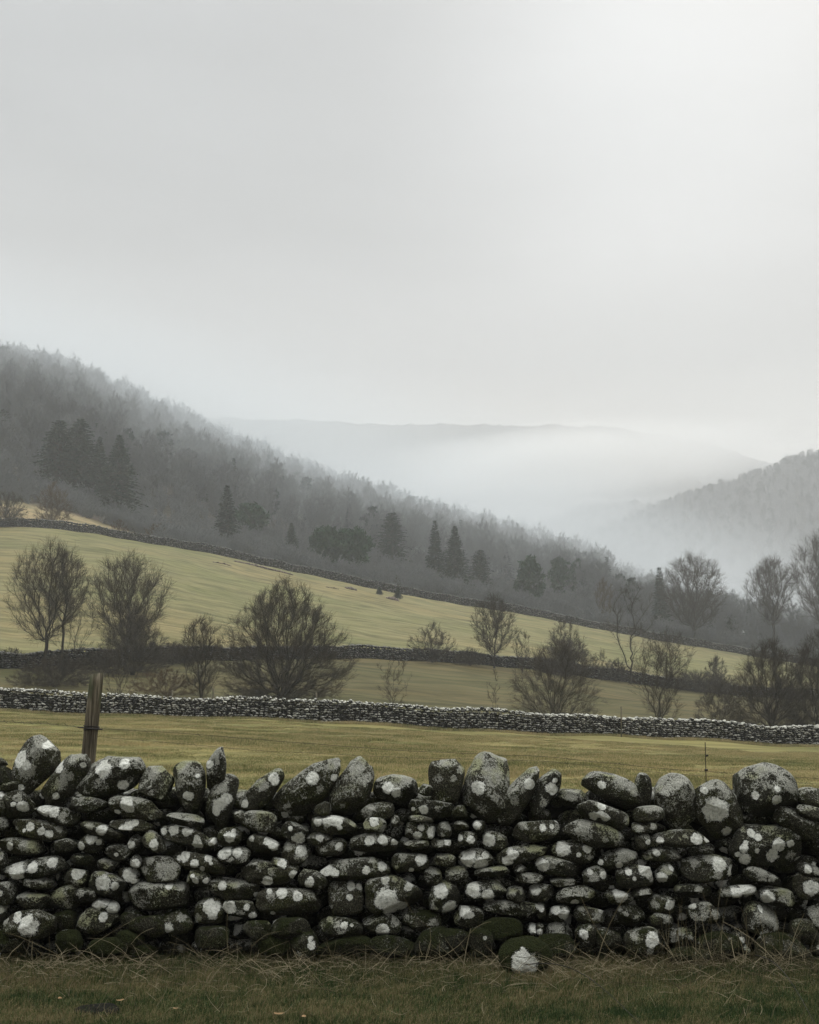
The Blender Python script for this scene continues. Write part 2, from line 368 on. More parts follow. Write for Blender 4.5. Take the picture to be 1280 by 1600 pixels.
def hill(prof, Y, run, back, seed, ext=500, rough=6, foot=-60):
    """a ridge whose skyline passes the photograph's points, with real flanks in front and behind"""
    rng = np.random.default_rng(seed)
    p = np.array([P(x, y, Y) for x, y in prof]); p = p[np.argsort(p[:, 0])]
    x = np.linspace(p[0, 0] - ext, p[-1, 0] + ext, 420); zr = np.interp(x, p[:, 0], p[:, 2])
    # ends carry on falling
    zr = np.where(x < p[0, 0], np.maximum(foot, p[0, 2] + (x - p[0, 0]) * slope_l(prof, p)), zr)
    zr = zr + rough * (.45 * waves(rng, x[:, None] * [1, 0, 0], .12, 6) + .35 * waves(rng, x[:, None] * [1, 0, 0], .4, 8))
    s = np.concatenate([np.linspace(0, 1, 40), np.linspace(1, 2, 16)[1:]])
    S, Xg = np.meshgrid(s, x, indexing='ij'); Zr = np.broadcast_to(zr, S.shape)
    e = np.where(S <= 1, S, 2 - S); prof_ = e * e * (3 - 2 * e) * .45 + e * .55
    Yg = np.where(S <= 1, Y - run * (1 - S), Y + back * (S - 1))
    pts = np.stack([Xg, Yg, np.zeros_like(Xg)], -1).reshape(-1, 3)
    Zg = foot + (Zr - foot) * prof_ + (waves(rng, pts, .012, 6).reshape(S.shape) * rough * 1.5 + waves(rng, pts, .05, 6).reshape(S.shape) * rough * .5) * np.sin(np.minimum(e, 1) * math.pi)
    V = np.stack([Xg, Yg, Zg], -1).reshape(-1, 3); ny, nx = S.shape
    i = np.arange(ny * nx).reshape(ny, nx); q = np.stack([i[:-1, :-1], i[:-1, 1:], i[1:, 1:], i[1:, :-1]], -1).reshape(-1, 4)
    kind(obj('hill', mk_mesh('hill', V, [q]), M_HILL), 'structure')
    def surf(X, s):
        zz = np.interp(X, x, zr); e = np.where(s <= 1, s, 2 - s)
        return np.where(s <= 1, Y - run * (1 - s), Y + back * (s - 1)), foot + (zz - foot) * (e * e * (3 - 2 * e) * .45 + e * .55)
    return surf, x[0], x[-1]
def slope_l(prof, p): return (p[1, 2] - p[0, 2]) / (p[1, 0] - p[0, 0]) if p[1, 2] > p[0, 2] else .25
HILL_R = hill([(880, 880), (940, 842), (1000, 817), (1050, 796), (1120, 772), (1200, 745), (1280, 722), (1400, 690), (1700, 640)], 1000, 420, 300, 1, 250, 1)
HILL_S = hill([(800, 850), (850, 824), (900, 806), (930, 799), (1000, 798), (1060, 800), (1150, 810)], 1300, 350, 300, 2, 300, 1)
HILL_C = hill([(560, 820), (700, 770), (800, 735), (900, 705), (960, 696), (1000, 702), (1040, 722), (1080, 745), (1120, 770), (1200, 800)], 1800, 500, 300, 3, 300)
HILL_F = hill([(-300, 640), (100, 642), (290, 650), (400, 655), (470, 656), (560, 661), (700, 664), (850, 664), (960, 668), (1100, 690), (1250, 740), (1500, 800)], 2300, 700, 300, 4, 300, 4)

# ------------------------------------------------------------------ scattering (grass, woods): geometry nodes on "stuff" only
def scatter(name, pts, rz, scl, idx, protos, tilt=None):
    n = len(pts)
    rot = np.zeros((n, 3)); rot[:, 2] = rz
    if tilt is not None: rot[:, :2] = tilt
    me = bpy.data.meshes.new(name); me.vertices.add(n); me.vertices.foreach_set('co', np.asarray(pts, np.float32).ravel())
    for k, ty, fld, a, dt in (('rot', 'FLOAT_VECTOR', 'vector', rot, np.float32), ('scl', 'FLOAT_VECTOR', 'vector', scl, np.float32), ('idx', 'INT', 'value', idx, np.int32)):
        me.attributes.new(k, ty, 'POINT').data.foreach_set(fld, np.ascontiguousarray(a, dtype=dt).ravel())
    o = obj(name, me); kind(o, 'stuff')
    g = bpy.data.node_groups.new(name, 'GeometryNodeTree')
    g.interface.new_socket('Geometry', in_out='INPUT', socket_type='NodeSocketGeometry'); g.interface.new_socket('Geometry', in_out='OUTPUT', socket_type='NodeSocketGeometry')
    gi = g.nodes.new('NodeGroupInput'); go = g.nodes.new('NodeGroupOutput'); ip = g.nodes.new('GeometryNodeInstanceOnPoints'); L = g.links.new
    jn = g.nodes.new('GeometryNodeJoinGeometry')
    for p in reversed(protos):
        oi = g.nodes.new('GeometryNodeObjectInfo'); oi.inputs['Object'].default_value = p; oi.inputs['As Instance'].default_value = True; L(oi.outputs['Geometry'], jn.inputs[0])
    def att(nm, ty):
        a = g.nodes.new('GeometryNodeInputNamedAttribute'); a.data_type = ty; a.inputs[0].default_value = nm; return a.outputs[0]
    L(gi.outputs[0], ip.inputs['Points']); L(jn.outputs[0], ip.inputs['Instance']); ip.inputs['Pick Instance'].default_value = True
    L(att('idx', 'INT'), ip.inputs['Instance Index']); L(att('rot', 'FLOAT_VECTOR'), ip.inputs['Rotation']); L(att('scl', 'FLOAT_VECTOR'), ip.inputs['Scale'])
    L(ip.outputs[0], go.inputs[0])
    md = o.modifiers.new('scatter', 'NODES'); md.node_group = g
    return o
def proto(name, me, *mats):
    o = bpy.data.objects.new(name, me)
    for m in mats: me.materials.append(m)
    return o

# ------------------------------------------------------------------ bare trees
PROF = {  # crown outline: height fraction -> share of the half width
    'oval': ((.18, .20), (.30, .62), (.45, .92), (.60, 1.), (.78, .88), (.90, .60), (1., .12)),
    'fan':  ((.20, .25), (.33, .70), (.48, .95), (.64, 1.), (.80, .84), (.92, .56), (1., .14)),
    'tall': ((.32, .22), (.48, .66), (.64, .98), (.78, 1.), (.90, .68), (1., .15)),
    'dome': ((.02, .80), (.14, .96), (.30, 1.), (.50, .92), (.70, .72), (.86, .45), (1., .08)),
    'shrub': ((.04, .35), (.25, .66), (.50, .92), (.70, 1.), (.86, .75), (1., .18)),
    'sapling': ((.12, .25), (.40, .75), (.65, 1.), (.85, .65), (1., .08)),
    'mound': ((.02, .9), (.3, 1.), (.6, .85), (.85, .5), (1., .15)),
}
def branching(seed, h, w, prof, T=300, stems=1, clear=.2, nt=2, ns=3, twl=.13, jit=.13, rt=None, straight=.5, upb=.22, fill=.55):
    """limbs grow out to points spread through the crown; thickness follows the number of twigs carried"""
    rg = np.random.default_rng(seed); pf = np.array(PROF[prof])
    zf = rg.uniform(pf[0, 0], 1, T * 3); wd = np.interp(zf, pf[:, 0], pf[:, 1]); k = rg.uniform(size=T * 3) < (wd + .05) ** 1.4
    zf = zf[k][:T]; wd = wd[k][:T]; az = rg.uniform(0, 6.283, len(zf)); rr = rg.uniform(0, 1, len(zf)) ** fill
    lob = 1 + jit * (np.sin(az * 2 + rg.uniform(0, 6)) * .6 + np.sin(az * 3 + zf * 9 + rg.uniform(0, 6)) * .6 + np.sin(az * 5 + zf * 17) * .4)
    R = w * .93 * wd * rr * lob
    tg = np.stack([R * np.cos(az), R * np.sin(az), zf * h * (.97 + .03 * lob)], 1); tg = tg[np.argsort(np.linalg.norm(tg * [1, 1, .8], axis=1) + rg.normal(0, .05 * h, len(tg)))]
    cap = len(tg) * 3 + stems * 10 + 5; pos = np.zeros((cap, 3)); dr = np.zeros((cap, 3)); pl = np.zeros(cap); par = np.full(cap, -1); ok = np.zeros(cap, bool); lines = []; n = 0
    for s in range(stems):
        a = 6.283 * s / stems + rg.normal(0, .3); lean = (0.05 if stems == 1 else rg.uniform(.15, .6) * w / h * 1.0)
        b = np.array([math.cos(a), math.sin(a), 0]) * (.02 * w * (stems > 1)); hh = h * (clear + .22) if stems == 1 else h * rg.uniform(.18, .32)
        m = 9; line = []
        for i in range(m):
            f = i / (m - 1); p = b + np.array([math.cos(a) * lean * hh * f, math.sin(a) * lean * hh * f, hh * f]) + np.append(rg.normal(0, .012 * h * (0 < i), 2) * .5, 0)
            pos[n] = p; par[n] = n - 1 if i else -1; pl[n] = hh * f; d = np.array([math.cos(a) * lean, math.sin(a) * lean, 1.]); dr[n] = d / np.linalg.norm(d); ok[n] = f * hh >= clear * h * .9 if stems == 1 else True
            line.append(n); n += 1
        lines.append(line)
    for p in tg:
        v = p - pos[:n]; ds = np.linalg.norm(v, axis=1) + 1e-6; cs = (v * dr[:n]).sum(1) / ds
        cost = ds * (1 + .9 * (1 - cs)) + straight * pl[:n]; cost[~ok[:n]] = 1e9
        j = int(np.argmin(cost)); D = ds[j]; v = v[j]; e = v / D + np.array([0, 0, upb]); e /= np.linalg.norm(e); q0, m0, m1 = pos[j], dr[j] * D * .75, e * D * .75; line = [j]; pr = j
        for t in (1 / 3, 2 / 3, 1.):
            q = (2 * t**3 - 3 * t**2 + 1) * q0 + (t**3 - 2 * t**2 + t) * m0 + (-2 * t**3 + 3 * t**2) * p + (t**3 - t**2) * m1
            if t < 1: q = q + rg.normal(0, .035 * D, 3)
            g = q - pos[pr]; L = np.linalg.norm(g) + 1e-6; pos[n] = q; dr[n] = g / L; pl[n] = pl[pr] + L; par[n] = pr; ok[n] = True; line.append(n); pr = n; n += 1
        lines.append(line)
    cnt = np.ones(n)
    for i in range(n - 1, -1, -1):
        if par[i] >= 0: cnt[par[i]] += cnt[i] * 1.0
    rt = rt or h * .00078; rad = rt * (cnt / 3.0) ** .47
    big, small = [], []
    for l in lines: (big if len(l) > 4 else small).append(l)
    out = {'stem': (pos[np.array(big)], rad[np.array(big)])}
    sm = np.array(small); P_, R_ = pos[sm], rad[sm].copy(); R_[:, 0] = np.minimum(R_[:, 0], R_[:, 1] * 1.25); out['limb'] = (P_, R_)
    def twigs(st, d, L, spread, up):
        M = len(st); d1 = d + rg.normal(0, spread, (M, 3)) + [0, 0, up]; d1 /= np.linalg.norm(d1, axis=1, keepdims=True); d2 = d1 + rg.normal(0, .13, (M, 3)) + [0, 0, up]; d2 /= np.linalg.norm(d2, axis=1, keepdims=True)
        L = (L * rg.uniform(.5, 1.2, M))[:, None]; return np.stack([st, st + d1 * L * .5, st + d1 * L * .5 + d2 * L * .5], 1), d1
    tip = sm[:, 1:].ravel(); s0 = np.repeat(tip, nt); st = pos[s0] - dr[s0] * rg.uniform(0, .10 * w, (len(s0), 1)); rad_ = st - np.array([0, 0, pf[0, 0] * h * .6]); rad_ /= np.linalg.norm(rad_, axis=1, keepdims=True) + 1e-6
    T1, d1 = twigs(st, dr[s0] * .7 + rad_ * .6, twl * (h * .5 + w * .5), .50, .10)
    ls = [T1]
    if ns:
        f = rg.uniform(.2, 1, (len(T1), ns, 1)); b = T1[:, None, 0] + (T1[:, None, 1] - T1[:, None, 0]) * f * 1.6; T2, _ = twigs(b.reshape(-1, 3), np.repeat(d1, ns, 0), twl * .62 * (h * .5 + w * .5), .50, .06); ls.append(T2)
    out['twig'] = ls
    return out
def tree_meshes(o, rmin, cut=None, sides=(9, 5, 3)):
    sp, sr = o['stem']; sp = sp.copy(); sr = np.maximum(sr, rmin * 1.2); sp[:, 0, 2] -= .25; sr[:, 0] *= 1.4; sr[:, 1] *= 1.1
    lp, lr = o['limb']; lr = np.maximum(lr, rmin * 1.1); cut = cut or np.percentile(lr[:, 0], 82); b = lr[:, 0] > cut
    tr = [tubes(sp, sr, sides[0])]
    if b.any(): tr.append(tubes(lp[b], lr[b], sides[1]))
    cr = [tubes(lp[~b], lr[~b], sides[2])]
    for t in o['twig']: cr.append(tubes(t, np.broadcast_to(np.array([rmin * 1.05, rmin * .95, rmin * .6]), (len(t), 3)), sides[2]))
    return merge(tr)[:2], merge(cr)[:2]
TREE_N = [0]
def bare_tree(name, label, cat, px, top, half_px, Y, prof, group, seed=None, base=None, mat=None, rmin=None, **kw):
    TREE_N[0] += 1; seed = seed or 100 + TREE_N[0]
    X = tan_of(px, base or 1000) * Y; z0 = H(X, Y); h = P(px, top, Y)[2] - z0; half = half_px / F * Y
    if cat == 'shrub': kw = dict(dict(stems=9, clear=0, T=150), **kw)
    trunk, crown = tree_meshes(branching(seed, h, half, prof, **kw), rmin or max(.0038, Y * .000046))
    t = thing(name, label, cat, (X, Y, z0), group)
    a, b = ('stems', 'twigs') if cat == 'shrub' else ('trunk', 'crown')
    obj(a, mk_mesh(a, *trunk), M_BARK, t); obj(b, mk_mesh(b, *crown), mat or M_TWIG, t)
    return t

def foot_Y(px, py, Y0, Y1):
    Y = np.linspace(Y0, Y1, 400); p = np.array([P(px, py, y) for y in Y]); return float(Y[np.argmin(np.abs(height(p[:, 0], Y) - p[:, 2]))])
G1 = 'bare trees and shrubs in the fields'
for a in [
    ('bare_tree', 'tall bare tree with wide open crown and long trunk at the left edge', 'tree', 70, 846, 68, 106, 'fan', dict(seed=7, base=1040, T=445, clear=.24, nt=2)),
    ('bare_tree', 'slim bare tree with an upright crown just right of the wide left-hand tree', 'tree', 95, 858, 40, 107, 'tall', dict(base=1040, T=229, clear=.36, nt=2)),
    ('bare_tree', 'low leaning bare tree between the two big left-hand trees', 'tree', 113, 925, 45, 104, 'shrub', dict(base=1040, T=70, stems=4, clear=0, nt=2)),
    ('bare_tree', 'dense round-headed bare tree rising from a thicket by the middle wall', 'tree', 196, 866, 72, 110, 'oval', dict(seed=31, base=1040, T=648, clear=.2, nt=2)),
    ('bare_tree', 'broad dome-shaped bare tree of many stems, largest in the valley fields', 'tree', 442, 906, 124, 90, 'dome', dict(seed=12, base=1090, T=1500, stems=6, clear=0, nt=3, ns=3, twl=.085, upb=.12)),
    ('bare_tree', 'small round bare tree standing alone against the pale slope at the centre right', 'tree', 772, 930, 38, 143, 'oval', dict(base=1030, T=351, clear=.14, nt=2)),
    ('bare_tree', 'small upright bare tree growing out of the hedge clump right of centre', 'tree', 884, 968, 32, 150, 'oval', dict(base=1040, T=202)),
    ('bare_tree', 'sparse forked bare tree with crooked limbs reaching above the upper wall', 'tree', 985, 912, 46, 152, 'fan', dict(seed=5, base=1050, T=70, nt=2, ns=3, clear=.12, straight=.1, rt=.016)),
    ('bare_tree', 'low spreading bare tree right of the sparse forked tree', 'tree', 1042, 982, 46, 154, 'fan', dict(base=1070, T=175, clear=.12, nt=2)),
    ('bare_tree', 'large round bare tree with thick trunk standing behind the upper wall on the right', 'tree', 1085, 866, 56, 262, 'oval', dict(seed=44, base=1000, T=567, clear=.14, nt=2, rt=.016)),
    ('bare_tree', 'tall bare tree with narrow oval crown on a long trunk near the right edge', 'tree', 1207, 872, 38, 268, 'tall', dict(seed=45, base=1000, T=405, clear=.30, nt=2, rt=.016)),
    ('bare_tree', 'tallest bare tree at the right edge, partly cut off by the frame', 'tree', 1282, 836, 44, 258, 'tall', dict(seed=46, base=1000, T=405, clear=.3, nt=2, rt=.016)),
    ('bare_tree', 'thin bare sapling by a dark heap at the foot of the upper wall', 'tree', 621, 896, 7, foot_Y(621, 933, 170, 243), 'sapling', dict(base=930, T=18, nt=2, ns=1)),
]: bare_tree(*a[:8], G1, **a[8])
for a in [
    ('shrub', 'thin twiggy shrub left of the big dome-shaped tree', 'shrub', 314, 966, 40, 88, 'shrub', dict(base=1090, T=405)),
    ('shrub', 'small pale-stemmed shrub just right of the fence post', 'shrub', 186, 1004, 32, 82, 'shrub', dict(base=1090, T=75, nt=2, ns=3)),
    ('shrub', 'dark tangled thicket under the two left-hand bare trees', 'shrub', 85, 1026, 72, 92, 'mound', dict(base=1080, T=756)),
    ('shrub', 'dense rounded thicket at the foot of the round-headed left tree', 'shrub', 208, 956, 64, 106, 'dome', dict(base=1040, T=837, nt=2)),
    ('shrub', 'low dark scrub on the middle wall between the left trees and the big dome-shaped tree', 'shrub', 272, 1004, 50, 118, 'mound', dict(base=1035, T=567)),
    ('shrub', 'brown scrub in the hollow behind the near field wall at the left', 'shrub', 262, 1046, 72, 90, 'mound', dict(base=1080, T=351, nt=2, ns=3, mat=M_TWIG2)),
    ('shrub', 'small right-leaning shrub behind the near field wall at the centre', 'shrub', 612, 1022, 34, 86, 'shrub', dict(base=1100, T=60, stems=5, nt=2, ns=3)),
    ('shrub', 'domed thicket on the middle wall above the small right-leaning shrub', 'shrub', 676, 973, 42, 140, 'dome', dict(base=1030, T=297)),
    ('shrub', 'little shrub close right of the lone round tree', 'shrub', 816, 984, 18, 143, 'shrub', dict(base=1030, T=90)),
    ('shrub', 'dark hedge clump around the foot of the small upright tree', 'shrub', 885, 1000, 62, 148, 'mound', dict(base=1045, T=702)),
    ('shrub', 'smallest shrub, standing on the middle wall left of the sparse forked tree', 'shrub', 940, 1014, 12, 152, 'shrub', dict(base=1050, T=50)),
    ('shrub', 'compact dark bush on the middle wall below the big round right-hand tree', 'shrub', 1120, 1024, 23, 157, 'dome', dict(base=1080, T=297, nt=2)),
    ('shrub', 'long low scrub along the middle wall at the right', 'shrub', 1085, 1050, 82, 156, 'mound', dict(base=1080, T=702, nt=2)),
    ('shrub', 'wide many-stemmed shrub behind the near field wall, right of centre', 'shrub', 868, 998, 84, 88, 'dome', dict(seed=77, base=1110, T=567, nt=2, ns=3, stems=12)),
    ('shrub', 'slender left-leaning shrub beside the wide many-stemmed one', 'shrub', 772, 1048, 16, 87, 'sapling', dict(base=1110, T=25, stems=3, nt=2, ns=3)),
    ('shrub', 'fan-shaped shrub with upright stems behind the near wall under the low spreading tree', 'shrub', 1030, 1004, 50, 90, 'shrub', dict(base=1120, T=256, nt=2)),
    ('shrub', 'big dark shrub behind the near field wall, close to the right edge', 'shrub', 1205, 998, 72, 92, 'dome', dict(seed=78, base=1130, T=972, nt=2, stems=12)),
    ('shrub', 'dark shrub at the right edge of the frame beside the big dark shrub', 'shrub', 1278, 990, 62, 94, 'dome', dict(seed=79, base=1130, T=864, nt=2, stems=12)),
    ('shrub', 'brown rounded bush on the dry grass bank above the upper wall', 'shrub', 83, 754, 32, 232, 'dome', dict(base=815, T=351, mat=M_TWIG2)),
    ('shrub', 'dark scrub clump on the upper wall at the left edge of the frame', 'shrub', 10, 766, 38, 226, 'dome', dict(base=815, T=405)),
    ('shrub', 'small low bush on the bank between the brown bush and the woods', 'shrub', 186, 812, 17, 236, 'mound', dict(base=830, T=162, mat=M_TWIG2)),
    ('shrub', 'low brown bush where the dry bank runs out into the wood', 'shrub', 248, 818, 26, 246, 'mound', dict(base=840, T=202, mat=M_TWIG2)),
    ('shrub', 'dark low scrub on the middle wall right of the domed thicket', 'shrub', 735, 1012, 34, 142, 'mound', dict(base=1035, T=324)),
    ('shrub', 'dark scrub on the middle wall between the hedge clump and the sparse forked tree', 'shrub', 962, 1030, 34, 153, 'mound', dict(base=1060, T=351)),
    ('shrub', 'tangled dark scrub on the middle wall at the left edge of the frame', 'shrub', 18, 1012, 34, 106, 'mound', dict(base=1040, T=324)),
    ('shrub', 'tangled scrub in front of the middle wall just right of the dense rounded thicket', 'shrub', 150, 1018, 40, 108, 'mound', dict(base=1045, T=405)),
    ('shrub', 'dense dark scrub filling the hollow left of the big dark right-hand shrub', 'shrub', 1125, 1066, 50, 98, 'mound', dict(base=1120, T=351)),
    ('shrub', 'yellowish small tree-like shrub at the wood edge above the sparse forked tree', 'shrub', 945, 902, 16, 276, 'sapling', dict(base=975, T=148, stems=3, mat=M_TWIG2)),
]: bare_tree(*a[:8], G1, **a[8])

# ------------------------------------------------------------------ conifers
def conifer_mesh(seed, h, half, kind_='spruce', dens=1.0):
    rg = np.random.default_rng(seed); tris = []; limbs = []
    def sprays(o, d, L, n, size, droop):
        s = rg.uniform(.12, 1.02, n) ** .8
        c = o + d * (L * s)[:, None]; c[:, 2] -= droop * (s ** 2) * L
        side = np.cross(d, [0, 0, 1]); side /= np.linalg.norm(side) + 1e-6
        w = size * (1.05 - .55 * s) * rg.uniform(.6, 1.3, n); sg = rg.choice([-1, 1], n)
        dirv = d * .8 + side * (sg * rg.uniform(.3, 1.1, n))[:, None] + rg.normal(0, .22, (n, 3)); dirv[:, 2] -= .18
        dirv /= np.linalg.norm(dirv, axis=1, keepdims=True)
        nn = rg.normal(0, 1, (n, 3)); nn[:, 2] += .8; sd = np.cross(dirv, nn); sd /= np.linalg.norm(sd, axis=1, keepdims=True) + 1e-6
        tris.append(np.stack([c - sd * (w * .22)[:, None], c + sd * (w * .22)[:, None], c + dirv * w[:, None]], 1))
    if kind_ in ('spruce', 'fir'):
        nw = int(26 * dens + h * .5); z0 = .08
        for i in range(nw):
            f = z0 + (1 - z0) * (i / nw) ** .92; prof = (1 - f) ** (.85 if kind_ == 'spruce' else .48) * (1.0 if f > .2 else .8 + f) * (1 if kind_ == 'spruce' else rg.uniform(.75, 1.15))
            nb = 7 if f < .8 else 5; a0 = rg.uniform(0, 6.28)
            for b in range(nb):
                a = a0 + b * 6.28 / nb + rg.normal(0, .25); L = half * prof * rg.uniform(.72, 1.14) + .12
                el = math.radians(-8 + 42 * f) ; d = np.array([math.cos(a) * math.cos(el), math.sin(a) * math.cos(el), math.sin(el)])
                o = np.array([0, 0, f * h + rg.normal(0, .02 * h / 10)]); limbs.append((o, d, L, .22))
                sprays(o, d, L, int(7 + 12 * prof), .10 * h * (.45 + .55 * prof) * .75 + .1, .22)
        sprays(np.array([0, 0, h * .93]), np.array([0, 0.02, 1.]), h * .07, 8, h * .03, 0)
    else:                                        # broad pine: needle clouds on rising limbs
        nb = int(30 * dens)
        for i in range(nb):
            f = .22 + .72 * (i + rg.uniform()) / nb; a = i * 2.4 + rg.normal(0, .3)
            prof = math.sin(math.pi * min(1, .22 + .74 * (f - .2) / .8)) if f > .2 else .6
            L = half * prof * rg.uniform(.6, 1.0); el = math.radians(rg.uniform(8, 40))
            d = np.array([math.cos(a) * math.cos(el), math.sin(a) * math.cos(el), math.sin(el)]); o = np.array([0, 0, h * (f - .06)])
            limbs.append((o, d, L, -.05))
            for q in range(5):
                c = o + d * L * rg.uniform(.45, 1.05) + rg.normal(0, half * .10, 3); m = 26
                dv = rg.normal(0, 1, (m, 3)); dv[:, 2] += .5; dv /= np.linalg.norm(dv, axis=1, keepdims=True); w = half * .24 * rg.uniform(.5, 1.1, m)
                st = c + rg.normal(0, half * .07, (m, 3)); sd = np.cross(dv, rg.normal(0, 1, (m, 3))); sd /= np.linalg.norm(sd, axis=1, keepdims=True)
                tris.append(np.stack([st - sd * (w * .25)[:, None], st + sd * (w * .25)[:, None], st + dv * w[:, None]], 1))
    T = np.concatenate(tris); Vc = T.reshape(-1, 3); Fc = np.arange(len(Vc)).reshape(-1, 3)
    zz = np.linspace(0, .97, 7); tp = np.zeros((1, 7, 3)); tp[0, :, 2] = zz * h; tp[0, 0, 2] = -.4; tr = (h * .016) * (1.05 - zz)[None, :]
    lp = np.array([[o + d * L * s - np.array([0, 0, dr * s * s * L]) for s in (0, .5, .95)] for o, d, L, dr in limbs])
    lr = np.array([[.05 * (L ** .5), .03 * (L ** .5), .012] for _, _, L, _ in limbs])
    trunk = merge([tubes(tp, tr, 8), tubes(lp, lr, 3)])[:2]
    return trunk, (Vc, [Fc])
def conifer(name, label, px, top, half_px, Y, kd, seed, dens=1.0, group='conifers along the wood edge'):
    X = tan_of(px, 880) * Y; z0 = H(X, Y); h = P(px, top, Y)[2] - z0
    trunk, crown = conifer_mesh(seed, h, half_px * (1.18 if half_px > 9 else 1) / F * Y, kd, dens * 1.15)
    t = thing(name, label, 'tree', (X, Y, z0), group)
    obj('trunk', mk_mesh('trunk', *trunk), M_BARK, t); obj('crown', mk_mesh('crown', *crown, False), M_PINE if kd == 'pine' else M_NEEDLE, t)
for a in [
    ('fir_tree', 'tall dense dark conifer with ragged top, left of the close pair above the bank', 86, 658, 38, 272, 'fir', 1, 1.7),
    ('fir_tree', 'tall dense dark conifer with ragged top, right of the close pair above the bank', 119, 656, 40, 274, 'fir', 2, 1.7),
    ('spruce_tree', 'thin dark conifer squeezed between the close pair and the big cone-shaped spruce', 150, 682, 24, 276, 'spruce', 3),
    ('spruce_tree', 'big dark cone-shaped spruce, widest of the conifers at the left', 181, 680, 44, 270, 'spruce', 4, 1.5),
    ('pine_tree', 'dark conifer cut off by the left edge of the frame', -8, 640, 26, 300, 'fir', 5, 1.4),
    ('spruce_tree', 'narrow faint spruce in the mist right of the big cone-shaped spruce', 263, 703, 18, 355, 'spruce', 6),
    ('spruce_tree', 'wide faint spruce in the mist, left of the small crisp dark spruce', 301, 711, 34, 345, 'spruce', 7, 1.2),
    ('spruce_tree', 'crisp dark pointed spruce standing alone behind the upper wall', 353, 758, 25, 272, 'spruce', 8, 1.2),
    ('pine_tree', 'soft rounded pine half lost in mist just right of the crisp pointed spruce', 392, 792, 26, 300, 'pine', 9),
    ('spruce_tree', 'little pointed spruce between the crisp spruce and the green pine pair', 455, 817, 14, 290, 'spruce', 10),
    ('pine_tree', 'bright green round-topped pine, left one of the pair behind the upper wall', 508, 829, 28, 278, 'pine', 11, 1.4),
    ('pine_tree', 'bright green round-topped pine, right one of the pair behind the upper wall', 547, 832, 32, 276, 'pine', 12, 1.5),
    ('pine_tree', 'two-lobed dark pine in the middle of the wood, below the skyline clump', 612, 802, 30, 318, 'fir', 13, 1.3),
    ('spruce_tree', 'slim ragged spruce left of the dark pointed spruce at the centre', 680, 813, 18, 300, 'spruce', 14),
    ('spruce_tree', 'dark pointed spruce at the centre, taller than its right-hand neighbour', 711, 822, 28, 296, 'spruce', 15, 1.3),
    ('pine_tree', 'rounded conifer close right of the dark pointed central spruce', 750, 860, 24, 300, 'fir', 16, 1.1),
    ('spruce_tree', 'faint narrow spruce in mist between the rounded conifer and the bushy one', 790, 850, 14, 345, 'spruce', 17),
    ('pine_tree', 'dark bushy-headed pine on a bare trunk, right of centre in the wood', 828, 869, 22, 295, 'pine', 18, 1.1),
    ('pine_tree', 'small faint pine right of the bushy-headed pine', 872, 867, 16, 325, 'pine', 19),
    ('pine_tree', 'faint pine near the low end of the wood', 905, 872, 20, 335, 'pine', 20),
    ('spruce_tree', 'pale green spruce peeping out left of the large round bare tree', 1030, 886, 16, 300, 'spruce', 21),
    ('pine_tree', 'conifer on the skyline above the two-lobed dark pine', 627, 770, 24, 470, 'fir', 22, 1.3),
    ('pine_tree', 'conifer on the skyline above the dark pointed central spruce', 690, 801, 24, 470, 'pine', 23),
    ('pine_tree', 'skyline conifer halfway down the falling ridge', 738, 810, 20, 480, 'pine', 24),
    ('pine_tree', 'last skyline conifer before the ridge drops into the valley', 808, 825, 16, 480, 'pine', 25),
    ('spruce_tree', 'tiny dark spruce alone on the grass just below the upper wall', 593, 917, 6.5, foot_Y(593, 929, 170, 240), 'spruce', 26),
    ('spruce_tree', 'tiny bushy spruce at the foot of the thin bare sapling', 622, 919, 9, foot_Y(622, 935, 170, 242), 'spruce', 27),
]: conifer(*a)

# ------------------------------------------------------------------ the woods that read as a mass
def wood_protos():
    ps = []
    for i, (st, w, hh) in enumerate((('oval', 2.6, 12), ('tall', 2.3, 14), ('oval', 3.1, 13), ('tall', 1.9, 11), ('fan', 3.0, 11), ('shrub', 1.7, 6))):
        o = branching(900 + i, hh, w, st, T=75 if i < 5 else 50, stems=1 if i < 5 else 6, clear=.3 if i < 5 else 0, nt=4, ns=2, rt=.014, twl=.12)
        a, b = tree_meshes(o, .018, sides=(5, 3, 3))
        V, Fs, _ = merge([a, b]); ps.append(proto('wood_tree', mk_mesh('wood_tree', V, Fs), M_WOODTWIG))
    for i, kd in enumerate(('spruce', 'pine')):
        a, b = conifer_mesh(700 + i, 13, 2.6 if kd == 'spruce' else 3.0, kd, .7)
        V, Fs, _ = merge([a, b]); ps.append(proto('wood_conifer', mk_mesh('wood_conifer', V, Fs, False), M_NEEDLE))
    return ps
PROT = wood_protos()
